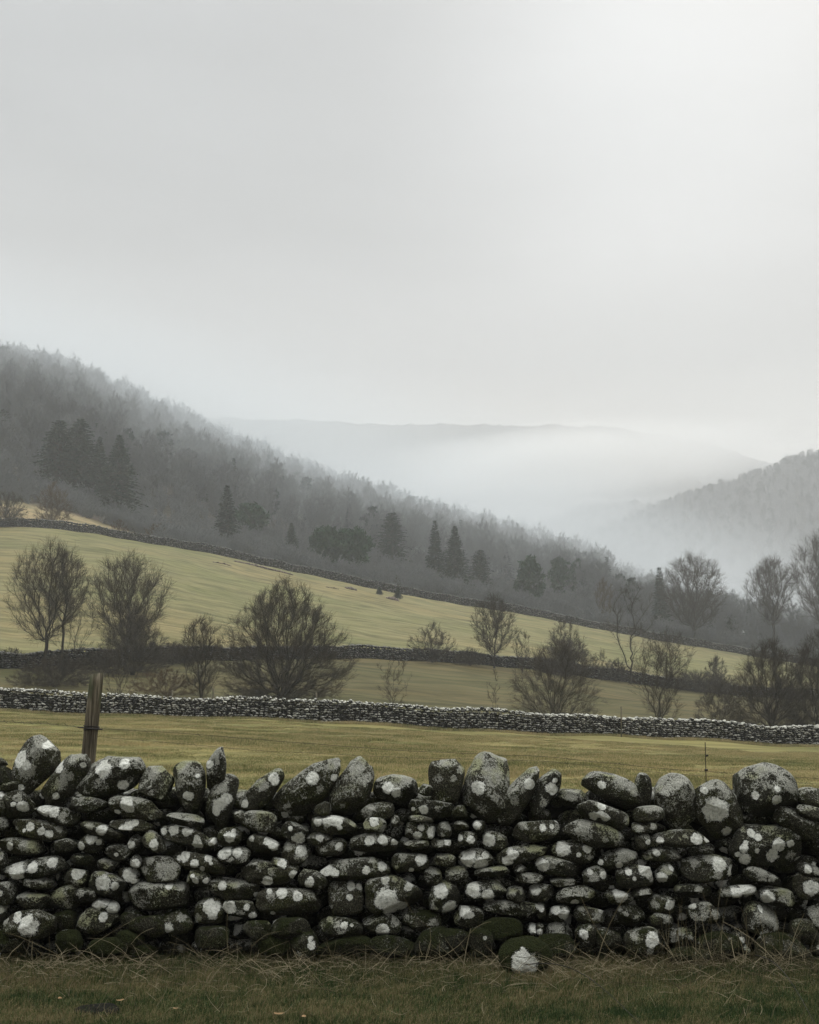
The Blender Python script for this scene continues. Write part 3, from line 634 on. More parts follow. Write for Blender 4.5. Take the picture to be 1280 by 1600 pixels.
def wood():
    rg = np.random.default_rng(5)
    px = rg.uniform(-260, 1420, 9000); s = rg.uniform(0, 1.12, 9000) ** .85
    t = (px - 640) / F; toe = np.interp(t, R_TOE[:, 0], R_TOE[:, 1]); rd = np.interp(t, R_RIDGE[:, 0], R_RIDGE[:, 1])
    off = np.interp(px, [-260, 200, 300, 850, 1000], [44, 44, 60, 60, 12]); Y = toe + off + (rd - toe - off) * s; X = t * Y
    keep = rg.uniform(size=len(X)) < np.where(px > 1000, .55, .85) * np.clip(Y / 380, .5, 1.2)
    X, Y, s, px = X[keep], Y[keep], s[keep], px[keep]; n = len(X)
    idx = rg.integers(0, 5, n); con = rg.uniform(size=n) < np.where((px > 560) & (px < 960) & (s > .3), .20, .035); idx[con] = rg.integers(6, 8, con.sum())
    edge = (s < .06) & (rg.uniform(size=n) < .75); idx[edge] = 5
    sc = rg.uniform(.75, 1.2, n); sc[(px < 120) & (s > .8)] *= 1.1; sc[(px > 950)] *= .8
    scl = np.stack([sc * rg.uniform(.9, 1.2, n), sc * rg.uniform(.9, 1.2, n), sc], 1)
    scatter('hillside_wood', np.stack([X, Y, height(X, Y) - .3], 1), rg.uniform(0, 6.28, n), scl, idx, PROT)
    # brushwood along the wood's lower edge
    m = 2800; px = rg.uniform(-150, 1400, m); t = (px - 640) / F
    w4 = np.interp(t, R_W4[:, 0], R_W4[:, 1]); toe = np.interp(t, R_TOE[:, 0], R_TOE[:, 1])
    Y = np.where(px < 235, toe + 3, w4 + 2) + (np.where(px < 235, 0, toe - w4) + 60) * rg.uniform(0, 1, m) ** 1.3; X = t * Y; sc = rg.uniform(.3, .75, m)
    scatter('brushwood', np.stack([X, Y, height(X, Y) - .2], 1), rg.uniform(0, 6.28, m), np.stack([sc * 1.3, sc * 1.3, sc], 1), np.full(m, 5), PROT)
wood()
def hill_wood(surf, x0, x1, n, seed, smin=.35, big=1.0):
    rg = np.random.default_rng(seed); X = rg.uniform(x0, x1, n); s = smin + (1.03 - smin) * rg.uniform(0, 1, n) ** .7
    Y, Z = surf(X, s); idx = rg.integers(0, 5, n); c = rg.uniform(size=n) < .25; idx[c] = rg.integers(6, 8, c.sum())
    sc = rg.uniform(.7, 1.1, n) * big
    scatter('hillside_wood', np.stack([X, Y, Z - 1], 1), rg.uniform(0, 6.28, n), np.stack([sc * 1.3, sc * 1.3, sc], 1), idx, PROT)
hill_wood(HILL_R[0], 90, 480, 4200, 11)
hill_wood(HILL_S[0], 90, 340, 2200, 12)

# ------------------------------------------------------------------ dry-stone walls in the fields
def field_wall(label, R, off, h, width, course, seed, mat, px0, px1, group='dry-stone walls crossing the fields'):
    rg = np.random.default_rng(seed)
    t = np.linspace((px0 - 640) / F, (px1 - 640) / F, 200); Y = np.interp(t, R[:, 0], R[:, 1]) + off; X = t * Y
    seg = np.hypot(np.diff(X), np.diff(Y)); S = np.concatenate([[0], np.cumsum(seg)]); Ltot = S[-1]
    def at(s):
        x = np.interp(s, S, X); y = np.interp(s, S, Y); x2 = np.interp(s + .5, S, X); y2 = np.interp(s + .5, S, Y); x1 = np.interp(s - .5, S, X); y1 = np.interp(s - .5, S, Y)
        d = np.stack([x2 - x1, y2 - y1], -1); d /= np.linalg.norm(d, axis=-1, keepdims=True) + 1e-9
        return x, y, d
    c0 = at(Ltot / 2); root = thing('stone_wall', label, 'wall', (float(c0[0]), float(c0[1]), H(c0[0], c0[1])), group)
    base = np.array(root.location)
    Vi, Fi = ico(1)
    sag = lambda q: 1 + .05 * np.sin(q * .21 + seed) + .04 * np.sin(q * .53 + 2 * seed) + .03 * np.sin(q * 1.3)
    def stones(s, z, out, sx, sy, sz, tint):
        n = len(s); x, y, d = at(s); nrm = np.stack([d[:, 1], -d[:, 0]], 1)
        nrm *= np.sign(-nrm[:, 1:2]); x = x + nrm[:, 0] * out; y = y + nrm[:, 1] * out; zg = height(x, y); z = z * sag(s)
        jit = 1 + rg.normal(0, .13, (n, len(Vi))); U = Vi[None] * jit[:, :, None]; rr = rg.normal(0, .22, n); a = U[:, :, 0] * sx[:, None]; c = U[:, :, 2] * sz[:, None]
        a, c = a * np.cos(rr)[:, None] - c * np.sin(rr)[:, None], a * np.sin(rr)[:, None] + c * np.cos(rr)[:, None]; b = U[:, :, 1] * sy[:, None]
        V = np.stack([x[:, None] + d[:, 0:1] * a + nrm[:, 0:1] * b, y[:, None] + d[:, 1:2] * a + nrm[:, 1:2] * b, (zg + z)[:, None] + c], -1).reshape(-1, 3) - base
        Fx = (Fi[None] + (np.arange(n) * len(Vi))[:, None, None]).reshape(-1, 3)
        return V, [Fx], {'tint': ('FLOAT', np.repeat(tint, len(Vi)))}
    parts = []; nc = int(h / course)
    for c in range(nc + 1):
        w = course * 2.0; n = int(Ltot / w); s = (np.arange(n) + rg.uniform(-.3, .3, n)) * w
        z = (c + .4) * course + rg.normal(0, course * .12, n); sx = w * rg.uniform(.38, .62, n); sz = course * rg.uniform(.42, .64, n)
        parts.append(stones(s, z, np.full(n, width / 2 - .10) + rg.normal(0, .03, n), sx, np.full(n, .16), sz, rg.uniform(0, 1, n)))
    obj('stonework', mk_mesh('stonework', *(lambda m: (m[0], m[1], True, m[2]))(merge(parts))), mat, root)
    n = int(Ltot / (course * 1.25)); s = (np.arange(n) + rg.uniform(-.3, .3, n)) * course * 1.25
    m = stones(s, np.full(n, h + course * .35) + rg.normal(0, course * .2, n), rg.normal(0, .06, n), course * rg.uniform(.5, .9, n), np.full(n, width * .5), course * rg.uniform(.55, .95, n), rg.uniform(.3, 1.1, n))
    obj('coping', mk_mesh('coping', m[0], m[1], True, m[2]), mat, root)
    k = 200; s = np.linspace(0, Ltot, k); x, y, d = at(s); nr = np.stack([-d[:, 1], d[:, 0]], 1); zg = height(x, y); hw = width / 2 - .13
    ring = np.stack([np.stack([x + nr[:, 0] * o, y + nr[:, 1] * o, zg + zz], -1) for o, zz in ((-hw, -.3), (-hw, h * .9), (hw, h * .9), (hw, -.3))], 1).reshape(-1, 3) - base
    i = np.arange(k * 4).reshape(k, 4); q = np.concatenate([np.stack([i[:-1, a], i[1:, a], i[1:, (a + 1) % 4], i[:-1, (a + 1) % 4]], -1) for a in range(4)])
    obj('core', mk_mesh('core', ring, [q, i[[0]], i[[-1]]], False), M_HEART, root)
field_wall('long dark dry-stone wall with pale coping behind the nearest field', R_W2, .35, 1.08, .6, .125, 21, M_FAR1, -90, 1370)
field_wall('middle dry-stone wall curving below the sloping pasture, half hidden by shrubs', R_W3, .35, 1.15, .6, .19, 22, M_FAR2, -90, 1370)
field_wall('highest dry-stone wall running down along the edge of the wood', R_W4, .35, 1.25, .65, .25, 23, M_FAR2, -90, 1370)

# ------------------------------------------------------------------ the near dry-stone wall, stone by stone
# per crop: x0 y0 scale; per stone: [c=cope] cx cy half_len half_width angle [k=crust m=moss p=boxiness t=taper] | lichen rosettes x,y,r (negative r: broken crust)
STONES = '''
@ 0 1145 5.818
c 0 270 45 70 80 k=.3
c 45 410 90 100 30 k=0
c 310 320 290 175 62 k=.75 t=-.05 p=2.6 | 215,240,72 300,340,-95 280,285,42 450,95,45 380,160,-75 240,480,28 345,440,-40
c 600 410 265 138 48 k=.6 p=2.5 | 540,305,52 600,450,-75 640,380,-65 545,560,30 770,290,24 700,240,-70
c 1020 385 322 175 14 k=.75 p=2.3 t=.08 | 980,325,72 960,465,-80 1150,465,42 1160,275,45 1200,420,-45
90 490 80 48 10
150 645 165 118 -5 k=.3 | 155,640,20 230,660,46 200,590,-50
5 640 95 108 0 k=.4 | 50,640,-52 20,570,35
510 745 222 80 -11 k=.5 | 420,680,62 510,710,42 590,745,-40
800 655 182 70 -4 k=.4
1235 690 255 98 -9 k=.7 | 1170,640,60 1200,680,45 1085,715,26
30 830 58 58 0 k=.9
370 880 252 82 -10 k=.3 | 300,845,36 248,880,18 405,880,32 475,905,36 545,870,-35 160,870,-30
925 890 195 68 -13 k=.2 | 830,860,-48 945,880,44
1195 840 212 55 0 k=.3 | 1010,795,24 1140,860,34 1190,835,40 1240,812,30
195 1030 205 72 -3 k=.5 | 120,1020,34 290,1040,-90 240,1035,-60
605 1015 112 62 5 k=.4
832 1005 122 82 -8 k=.5 | 850,950,52 765,1020,36 910,985,26
1232 1000 62 66 -20 k=.5 | 1215,1010,36
@ 0 1325 5.818
1090 40 122 70 -5 k=.6 | 1080,50,18
330 185 295 88 9 k=.5 p=2.5 | 180,200,72 330,165,46 490,130,45 120,190,-45
20 110 42 72 0 k=.8
760 100 112 52 -3
985 160 100 60 -8 k=1.1
1240 130 50 56 40 k=.4 | 1245,130,42
1180 245 104 65 -12 k=.5 | 1190,235,58 1240,300,30
355 315 152 52 -6 k=.9 t=.1
315 470 158 74 -6 k=.8 | 250,415,-50
60 400 92 102 0 k=.7 | 30,395,32
700 270 106 96 0 k=.5 | 725,225,52 725,310,-62 690,330,-42
980 320 170 104 -12 k=.6 | 960,295,66 1065,330,32 1010,390,-55
600 460 145 112 15 k=.5 t=-.25 | 600,460,-92 570,430,-55 650,510,-52
790 425 112 64 0 k=.2 | 755,415,-42 855,415,-26
975 520 128 55 -12 k=.5 | 900,505,46 970,490,34 1045,530,52
270 690 235 130 0 m=.35 k=.3 | 300,680,86 190,620,42 70,650,-36
880 670 205 110 -3 m=.15 k=.4 | 780,660,-85 950,615,36 1020,700,-32
580 660 120 108 0 m=.45
630 850 122 95 0 m=.95
1000 890 205 88 8 m=.9
1180 850 130 92 -5 m=.8
110 850 155 105 0 m=.6
20 600 62 80 0 k=.3 | 40,550,-42
1210 660 112 80 0 m=.4
@ 210 1145 5.818
c 200 440 175 145 92 k=.8 t=.3 | 200,380,-60 190,530,-38 270,570,-24 260,330,-32
c 497 505 240 142 96 k=.75 t=-.22 | 518,560,40 375,425,-36 460,290,-62 450,450,-62 585,390,20 480,640,-52
c 745 335 205 88 80 k=1 | 700,280,34 770,260,-34 750,180,-62
c 803 640 260 128 72 k=.7 | 790,640,62 850,590,46 770,690,40 830,500,-62
c 1180 520 262 106 40 k=.7 t=.08 | 1270,405,44 1025,630,32 1190,480,-52 1290,440,34
465 790 175 55 -5 k=.9 | 370,770,-42 530,790,-52
472 945 242 84 -12 k=.5 | 280,895,28 370,880,46 500,885,42 585,945,28 590,1000,46
715 1000 52 46 0 k=.4 | 700,1000,19 730,982,26
950 765 60 50 20 k=.7
1142 815 162 100 -3 k=1.1
870 940 112 80 0 k=.3 | 880,940,50 905,895,22
1172 1005 155 80 -12 k=.5 | 1220,975,36 1270,1010,40 1075,955,26
193 990 122 76 -28 k=.6 | 150,940,-52 195,1000,36 200,1028,26
@ 210 1325 5.818
250 185 185 118 -6 k=.5 | 300,200,-105 250,170,-52 360,240,-62 140,90,-60 110,190,-42
590 130 252 85 -14 k=.35 | 475,70,42 560,130,38 630,175,25 680,85,34 710,125,17 415,85,20
910 70 152 75 -3 k=.5 | 830,30,60 945,40,40 990,70,-52 880,95,-32
1195 215 215 104 -4 k=.6 | 1215,275,52 1100,255,26 1150,205,-52 1270,210,-42
575 278 115 75 -10 k=.5 | 545,245,18 575,280,25 660,285,26 500,275,-26
872 368 265 98 -5 k=.5 t=-.1 | 660,370,-42 740,365,-46 815,330,36 940,330,-36 1105,415,26
220 450 272 130 0 p=4.2 k=.8 | 330,335,26 80,480,-80 20,390,-62 440,345,-42
700 580 150 118 15 k=.4 t=.1 | 700,515,55 755,520,42 735,580,40 600,620,-52 580,670,28 675,500,30
965 555 165 80 -8 k=.4 | 885,525,52 830,505,30 1030,525,26 970,580,-46 1080,600,30
345 670 195 108 0 m=.45 | 340,695,42 270,710,-30 440,620,-32 185,660,18
1110 750 132 90 0 m=.55 k=.4
1230 850 112 80 0 m=.95
710 810 165 100 0 m=.5
70 930 130 62 0 m=.9
120 700 165 100 0 m=.5
@ 420 1145 5.818
c 368 512 370 165 37 k=.65 p=2.5 | 415,405,55 200,670,-62 480,490,-42 590,280,-60 600,400,32 160,730,30
c 772 492 272 165 72 k=.75 t=.25 | 800,330,-70 900,400,-52 840,250,-52 680,640,-32
c 1172 515 215 128 -6 k=.75 m=.1 | 1160,490,-85 1090,490,48 1160,530,42 1230,400,-95
495 690 78 62 0
992 710 152 74 5 k=.4 | 900,710,-62
1150 800 42 50 0 k=.6 | 1145,800,-28
962 845 108 76 -5 k=.6 | 962,800,40 890,840,-42 1010,860,-72
605 832 212 84 -3 k=.5 | 615,780,56 650,850,24 455,800,36 540,800,42 530,855,-32 770,810,-42
240 900 127 80 -20 k=.4 | 205,860,22 290,940,50 250,950,30
452 965 127 56 5 k=.6 | 470,935,36
580 1042 142 76 8 k=.6 | 640,1025,36 500,1060,-46
950 1002 222 84 3 p=3.4 k=.6 | 915,975,42 1040,970,42 1140,980,32 960,960,-42
250 1090 132 114 -25 k=.5 | 180,1040,-42 300,1070,46 300,1125,-72
@ 420 1325 5.818
108 140 88 56 -25 k=.5 | 130,140,40 100,125,-32
15 225 265 105 -4 k=.4 | 5,275,44 40,205,-36 232,230,38
402 290 132 85 -25 k=.4 | 375,310,36 385,285,32 470,350,-30
188 488 292 120 -3 p=3 k=.5 m=.05 | 40,440,-48 20,385,26 130,400,44 270,420,42 50,570,20 320,560,-42
782 190 322 94 5 p=3.2 k=.45 | 520,190,58 610,215,38 885,188,36 1025,160,38 940,110,-26 700,130,-26
705 460 162 148 0 p=4 k=.55 | 750,340,38 830,345,30 740,430,27 580,510,-26
1142 412 260 165 4 p=4.6 k=.5 | 1070,440,98 1110,500,80 1210,510,46 1060,275,36 1270,335,40 1145,280,-26 1387,290,25
1282 135 172 82 3 p=3.2 k=.45 | 1220,90,-36 1387,95,46 1360,92,30 1165,170,-22 1297,185,20
660 720 205 90 -5 m=.45 | 660,725,-58 690,690,30 755,690,16 560,660,-22
1035 700 182 98 0 m=.3 k=.5 | 1035,725,52 1150,660,-42
200 735 175 90 0 m=.6
320 880 132 118 25 m=.45 k=.3 | 390,862,32 270,940,-42 385,810,20
60 870 155 92 0 m=.95
680 890 275 88 3 m=.85
1120 890 205 92 0 m=.6
@ 630 1145 5.818
210 520 52 72 80 k=.5 m=.1
c 390 432 205 156 95 p=2.9 k=.5 | 310,410,-52 450,400,-36 370,265,-32 520,330,-42
c 790 492 300 216 78 k=.9 p=2.5 | 670,470,56 850,380,-72 700,660,-92 820,560,-52 760,350,-72 690,240,-60 900,240,-50 960,400,-50
c 1040 582 312 105 57 k=.75 | 1140,460,46 1010,610,-62 1090,500,-42 890,790,-42 1190,330,-36
267 690 216 90 -5 p=3 k=.6 | 185,690,36 95,690,20 320,690,-42
160 785 115 32 -3 k=.5
160 890 142 85 0 k=.4 | 165,850,28 255,885,36 258,930,34 130,920,36 60,900,-42
380 885 80 72 0 k=.4 | 385,850,-50 340,920,-32
530 850 72 46 0 k=.6
690 845 62 46 0 k=.4 | 670,840,38
592 960 92 66 0 k=.5 | 515,948,26 610,960,36
350 1002 102 42 0 k=.3 | 405,980,34 335,1005,-28
830 970 122 80 -5 k=.5 | 775,965,54
1192 880 228 96 5 k=.6 | 1085,835,-42 1165,930,-42 1260,855,30 1345,850,22 1415,860,-25
120 1022 122 48 0 k=.6
510 720 75 60 0 k=.2
@ 630 1325 5.818
1080 62 235 80 8 k=.6 | 990,45,48 950,100,46 1090,90,-26 1250,40,-32 1180,10,-52
370 110 107 55 0 k=1
660 95 162 85 -3 k=.7 | 580,100,60 625,45,30 700,135,60 775,80,-54 745,60,32
275 262 82 86 10 k=.9
492 245 112 70 0 k=.9
812 225 162 48 8 p=3.2 k=.9 | 690,235,-32 930,195,-42
1065 190 56 46 0 k=.5 | 1065,190,-40
1142 275 132 50 0 k=.6 | 1130,270,-58
365 455 155 135 20 k=.4 | 345,390,58 395,330,-38 420,530,62 280,520,-36
757 385 196 85 6 p=3 k=.5 | 635,365,62 770,410,50 850,325,-32 680,435,-42
1025 425 86 72 10 k=.5 | 975,435,-44 995,400,-28 1075,390,-26
1246 402 122 76 -3 k=.5 | 1190,362,45 1292,455,-34
1010 560 282 70 -3 k=.6 | 1230,520,36 1135,600,-38 920,530,-42
600 625 132 100 -8 k=.7 | 560,565,46 605,590,34
170 660 172 90 0 m=.5 k=.5 | 270,660,-52
900 735 195 100 0 m=.9
700 850 125 120 0 m=.65 | 735,795,18
1110 985 240 165 0 p=2.1 m=1 | 1090,1020,108 1080,900,15
1200 738 82 46 0 m=.3 | 1195,735,54
300 880 205 145 0 m=.55
480 850 145 115 0 m=.5
@ 840 1145 5.818
c 70 545 235 100 62 k=.6 | 115,500,50 145,430,22 40,620,-52
c 322 592 140 86 2 k=.95 | 260,560,-62 310,610,-52 400,560,-42
c 725 528 322 130 -19 p=2.5 k=.55 t=.12 | 565,465,32 720,450,-70 840,500,-60
c 965 500 132 72 98 k=.6
592 740 242 100 -18 k=.5 | 575,660,36 505,745,38 600,760,38 560,730,32 790,790,-42
1010 740 142 80 5 k=.4 m=.1 | 1000,680,-52 1090,680,-42
520 930 292 114 -12 k=.7 | 420,860,-68 590,955,-42 730,970,-75 400,930,-92
930 870 82 52 0 k=.4 | 915,880,-46
1030 850 62 42 0 k=.4 | 1040,845,-36
955 980 72 72 0 k=.4 | 990,980,22
330 1067 202 100 -8 k=.5 | 230,1050,60 440,1035,42 360,1092,22 460,1125,-42
@ 840 1325 5.818
180 170 208 80 -10 k=.6 | 45,140,52 130,150,-42
720 97 186 86 12 k=.5 | 790,80,-95 730,140,30 570,120,22 850,60,-55
1125 60 182 66 0 k=.5 | 1065,30,30 1000,90,-46 1220,60,-62
510 262 112 86 15 k=.6 | 500,275,-55 585,235,32 470,215,25
882 250 172 104 8 p=3 k=.35 | 980,185,68 815,205,28 858,262,20 1010,260,-36
1172 235 96 90 0 p=3.2 k=.5 | 1115,260,44 1160,200,-52 1220,170,30
222 315 122 42 0 k=.6 | 285,312,-50
360 430 192 74 3 k=.6 | 230,455,-58 270,405,-30 330,485,32 480,430,-54
742 440 134 70 -5 k=.4 | 740,420,58 830,465,-48
945 410 92 50 5 k=.3 | 960,405,-46
30 565 42 70 0 k=.5 | 20,530,30
200 590 102 76 -10 k=.6 | 155,545,46 235,590,52 260,640,-32
470 605 137 80 -3 k=.7 | 575,565,28 520,600,-52 390,545,-32
840 612 132 92 -5 m=.3 | 880,630,-42 790,595,-20 720,550,-40
1132 510 132 76 -5 k=.4 | 1185,505,42 1050,500,-40 1250,480,-36
1112 660 112 76 0 k=.4 | 1160,650,-44
200 772 122 106 -15 k=.6 m=.1 | 160,740,-75 245,820,50 280,730,-34 190,800,-52
430 792 92 96 0 m=.35 k=.4 | 410,770,38 430,850,-42
960 850 172 120 8 m=.35 k=.4 | 1020,810,58 990,910,-42 960,960,-24 1050,770,-42 860,790,-32
1212 792 82 62 0 k=.4 | 1220,800,-46
20 740 46 52 0 m=.3 | 10,745,26
150 900 205 110 0 m=.65
640 830 125 90 0 m=.4
@ 1050 1145 5.565
c 25 605 236 180 108 k=1.15 t=-.08 p=2.5
c 372 660 250 185 114 k=.6 p=2.5 | 330,650,98 435,830,38 255,495,25 400,500,-72 280,440,-62
c 805 505 260 236 0 k=.8 p=2.3 | 820,552,38 655,520,30 825,460,24 740,310,-55 950,450,-65
c 1225 565 155 88 -8 k=.6 p=2.8
1100 790 232 105 -28 k=.5 p=2.4
1210 692 135 66 -12 k=.5
80 922 275 76 -3 k=.4 | 195,915,46 285,920,25 100,890,-22 -110,930,28 50,910,-16
805 960 308 176 0 p=4.2 m=.02 k=.5 | 885,960,56 990,950,30 675,870,32 725,895,28 600,985,36 620,940,20 845,1045,54 610,1080,46 1010,1060,-64 1080,1095,32 545,1038,20 705,1005,22
@ 1050 1325 5.565
332 185 254 118 -5 k=.45 | 385,135,56 520,205,62 370,225,-42 190,135,-42 310,80,-46
782 245 162 64 -18 k=.6 | 760,230,-60 840,255,-42
1192 190 102 50 -12 k=.4 | 1160,175,32 1230,200,-42
1182 320 132 110 0 k=.3 | 1180,330,60
558 380 172 60 8 k=.4 | 640,340,70 540,375,46 480,390,-42 440,400,-42
912 420 158 84 -8 k=.4 | 815,415,50 1000,465,-46 960,395,-75
175 370 155 60 0 k=.3 | 30,340,-36 215,360,-42
270 562 142 90 0 k=.5 | 165,480,40 270,530,-58 230,610,-62 350,560,-52
765 620 152 138 -10 k=.7 | 755,520,24 800,600,-92 770,710,-52 850,650,-52
1265 590 102 112 0 k=.5 | 1230,580,-62 1210,640,-42
560 790 92 60 0 k=.2 | 585,790,30
630 880 46 46 0 k=.5 | 630,880,-30
90 790 115 92 0 m=.2 k=.4 | 20,770,-26 140,770,-26 60,720,-42
1260 860 62 60 0 k=.2 | 1250,845,20
400 850 200 118 0 m=.55
960 885 250 128 0 m=.5
1140 740 122 118 0 m=.2
170 945 200 80 0 m=.6
'''
FACE_Y = 9.0
def stone_geo(rng, hl, hw, dp, p, tp, ang, sub):
    V, Fc = ico(sub)
    r = (np.abs(V) ** p).sum(1) ** (-1 / p); U = V * r[:, None]
    for _ in range(rng.integers(6, 10)):                       # natural cleavage faces
        n = rng.normal(0, 1, 3) * (.8, 1, 1); n /= np.linalg.norm(n); d = rng.uniform(.66, .95)
        U = U - n * (np.maximum(U @ n - d, 0) * .82)[:, None]
    for _ in range(14):                                       # chipped corners
        n = rng.normal(0, 1, 3); n /= np.linalg.norm(n); d = (U @ n).max() * rng.uniform(.86, .97)
        U = U - n * np.maximum(U @ n - d, 0)[:, None]
    U = U * (1 + .040 * waves(rng, V, 2.2, 5) + .022 * waves(rng, V, 5.5, 6) + .010 * waves(rng, V, 13, 8))[:, None]
    U = U / np.abs(U).max(0); x, y, z = U[:, 0], U[:, 1], U[:, 2]; tpf = 1 - tp * x
    x = x * hl; y = y * dp * tpf; z = z * hw * tpf + hw * rng.uniform(-.06, .06) * (1 - U[:, 0] ** 2)
    a = math.radians(ang); return np.stack([x * math.cos(a) - z * math.sin(a), y, x * math.sin(a) + z * math.cos(a)], 1), Fc
def build_near_wall():
    root = thing('stone_wall', 'rough lichen-spotted dry-stone wall with upright coping boulders across the foreground', 'wall', (0, FACE_Y + .3, 0))
    base = np.array(root.location); items = []; x0 = y0 = 0; sc = 1.
    for ln in STONES.strip().splitlines():
        if ln[0] == '@': x0, y0, sc = map(float, ln[1:].split()); continue
        l, _, rr = ln.partition('|'); tk = l.split(); cope = tk[0] == 'c'; tk = tk[1:] if cope else tk
        num = [float(v) for v in tk if '=' not in v]; kw = {v[0]: float(v[2:]) for v in tk if '=' in v}
        cx, cyy = x0 + num[0] / sc, y0 + num[1] / sc
        L = [tuple(float(v) for v in s.split(',')) for s in rr.split()]
        items.append((cope, cx, cyy, num[2] / sc, num[3] / sc, num[4], kw, [(x0 + a / sc, y0 + b / sc, c / sc) for a, b, c in L]))
    area = sorted([i for i, s in enumerate(items) if not s[0]], key=lambda i: -items[i][3] * items[i][4])
    single = set(area[:100]); rest = []
    for i, (cope, cx, cyy, hl, hw, ang, kw, L) in enumerate(items):
        rng = np.random.default_rng(1000 + i)
        zc = P(cx, cyy, FACE_Y + .15)[2]; moss = kw.get('m', 0.)
        yf = FACE_Y + .10 * max(zc, 0) - (.10 if zc < .25 and moss > .3 else 0) - (.28 if moss >= 1 else 0)
        s0 = 1 / F * (yf + .1)
        dp = np.clip(hw * s0 * rng.uniform(.95, 1.3), .085, .30) * (1.15 if cope else 1)
        Yc = yf + dp * .62 + rng.uniform(-.015, .03) + (.06 if cope else 0); s = Yc / F
        U, Fc = stone_geo(rng, hl * s * (1.02 if cope else 1), hw * s * (1.07 if cope else 1.04), dp, kw.get('p', 2.3 if cope else 2.8), kw.get('t', 0.), ang, 5 if cope else 4)
        # lichen and moss read off the photograph, on the stone's own surface
        lich = np.full(len(U), -1.); crust = np.full(len(U), (kw.get('k', .15) - .55) * .8)
        for (lx, ly, lr) in L:
            d = np.hypot(U[:, 0] - (lx - cx) * s, U[:, 2] + (ly - cyy) * s) / (abs(lr) * s * 1.13)
            q = np.where(U[:, 1] < dp * .35, 1 - d, -1)
            if lr > 0: lich = np.maximum(lich, np.clip(q * 1.3 + .05, -1, .8))
            else: crust = np.maximum(crust, np.clip(q * 1.6, -1, .85))
        for _ in range(3):                                    # rosettes on the sides the photograph does not show
            c = U[rng.integers(len(U))]; q = 1 - np.linalg.norm(U - c, axis=1) / rng.uniform(.03, .08)
            lich = np.where(U[:, 1] > dp * .35, np.maximum(lich, q), lich)
        ctr = P(cx, cyy, Yc)
        marks = np.stack([lich, crust, np.full(len(U), moss)], 1); at = {'marks': ('FLOAT_VECTOR', marks), 'tint': ('FLOAT', np.full(len(U), rng.uniform(.15, .75)))}
        if cope or i in single:
            o = obj('cope_stone' if cope else 'wall_stone', mk_mesh('stone', U, [Fc], True, at), M_STONE, root, ctr - base)
        else: rest.append((U + ctr - base, [Fc], at))
    rng = np.random.default_rng(77)
    def rand_stone(x, y, z, hl, hw, dp, sub=3, moss=0.):
        U, Fc = stone_geo(rng, hl, hw, dp, 2.8, 0, rng.uniform(-14, 14), sub); n = len(U); lich = np.full(n, -1.)
        for _ in range(2):
            c = U[rng.integers(n)]; lich = np.maximum(lich, 1 - np.linalg.norm(U - c, axis=1) / rng.uniform(.02, .06))
        rest.append((U + np.array([x, y, z]) - base, [Fc], {'marks': ('FLOAT_VECTOR', np.stack([lich, np.full(n, rng.uniform(-.4, .2)), np.full(n, moss)], 1)), 'tint': ('FLOAT', np.full(n, rng.uniform(0, .5)))}))
    def beyond(side):                                         # the wall carries on past both sides of the frame
        z = .05
        while z < 1.02:
            hgt = rng.uniform(.05, .09); x = 3.02
            while x < 6.5:
                w = rng.uniform(.08, .22); rand_stone(side * (x + w), FACE_Y + .1 * z + .08, z + hgt, w, hgt, rng.uniform(.1, .16), 3, .5 if z < .2 else 0); x += 2 * w
            z += 2 * hgt * .93
        x = 3.1
        while x < 6.5:
            w = rng.uniform(.12, .22); rand_stone(side * (x + w), FACE_Y + .25, 1.15 + rng.uniform(0, .08), w, rng.uniform(.13, .2), .22); x += 2 * w
    beyond(-1); beyond(1)
    for z in np.arange(.06, 1.08, .112):                       # hearting seen in the gaps, and the field side of the wall
        for side in (0, 1):
            x = -3.4
            while x < 3.4:
                w = rng.uniform(.07, .17); yy = FACE_Y + .1 * z + .27 if side == 0 else FACE_Y + .62 - .1 * z
                rand_stone(x + w, yy + rng.uniform(-.02, .02), z + rng.uniform(-.02, .02), w, .066, .12, 2); x += 1.9 * w
    V, Fs, at = merge(rest)
    kind(obj('small_stones', mk_mesh('small_stones', V, Fs, True, at), M_STONE, root), 'stuff')
    q = np.array([[0, 1, 2, 3], [7, 6, 5, 4], [0, 4, 5, 1], [1, 5, 6, 2], [2, 6, 7, 3], [3, 7, 4, 0]])
    b = np.array([[-6.4, .05, -.2], [6.4, .05, -.2], [6.4, .20, -.2], [-6.4, .20, -.2], [-6.4, .06, 1.05], [6.4, .06, 1.05], [6.4, .16, 1.05], [-6.4, .16, 1.05]])
    obj('core', mk_mesh('core', b, [q], False), M_HEART, root)
build_near_wall()

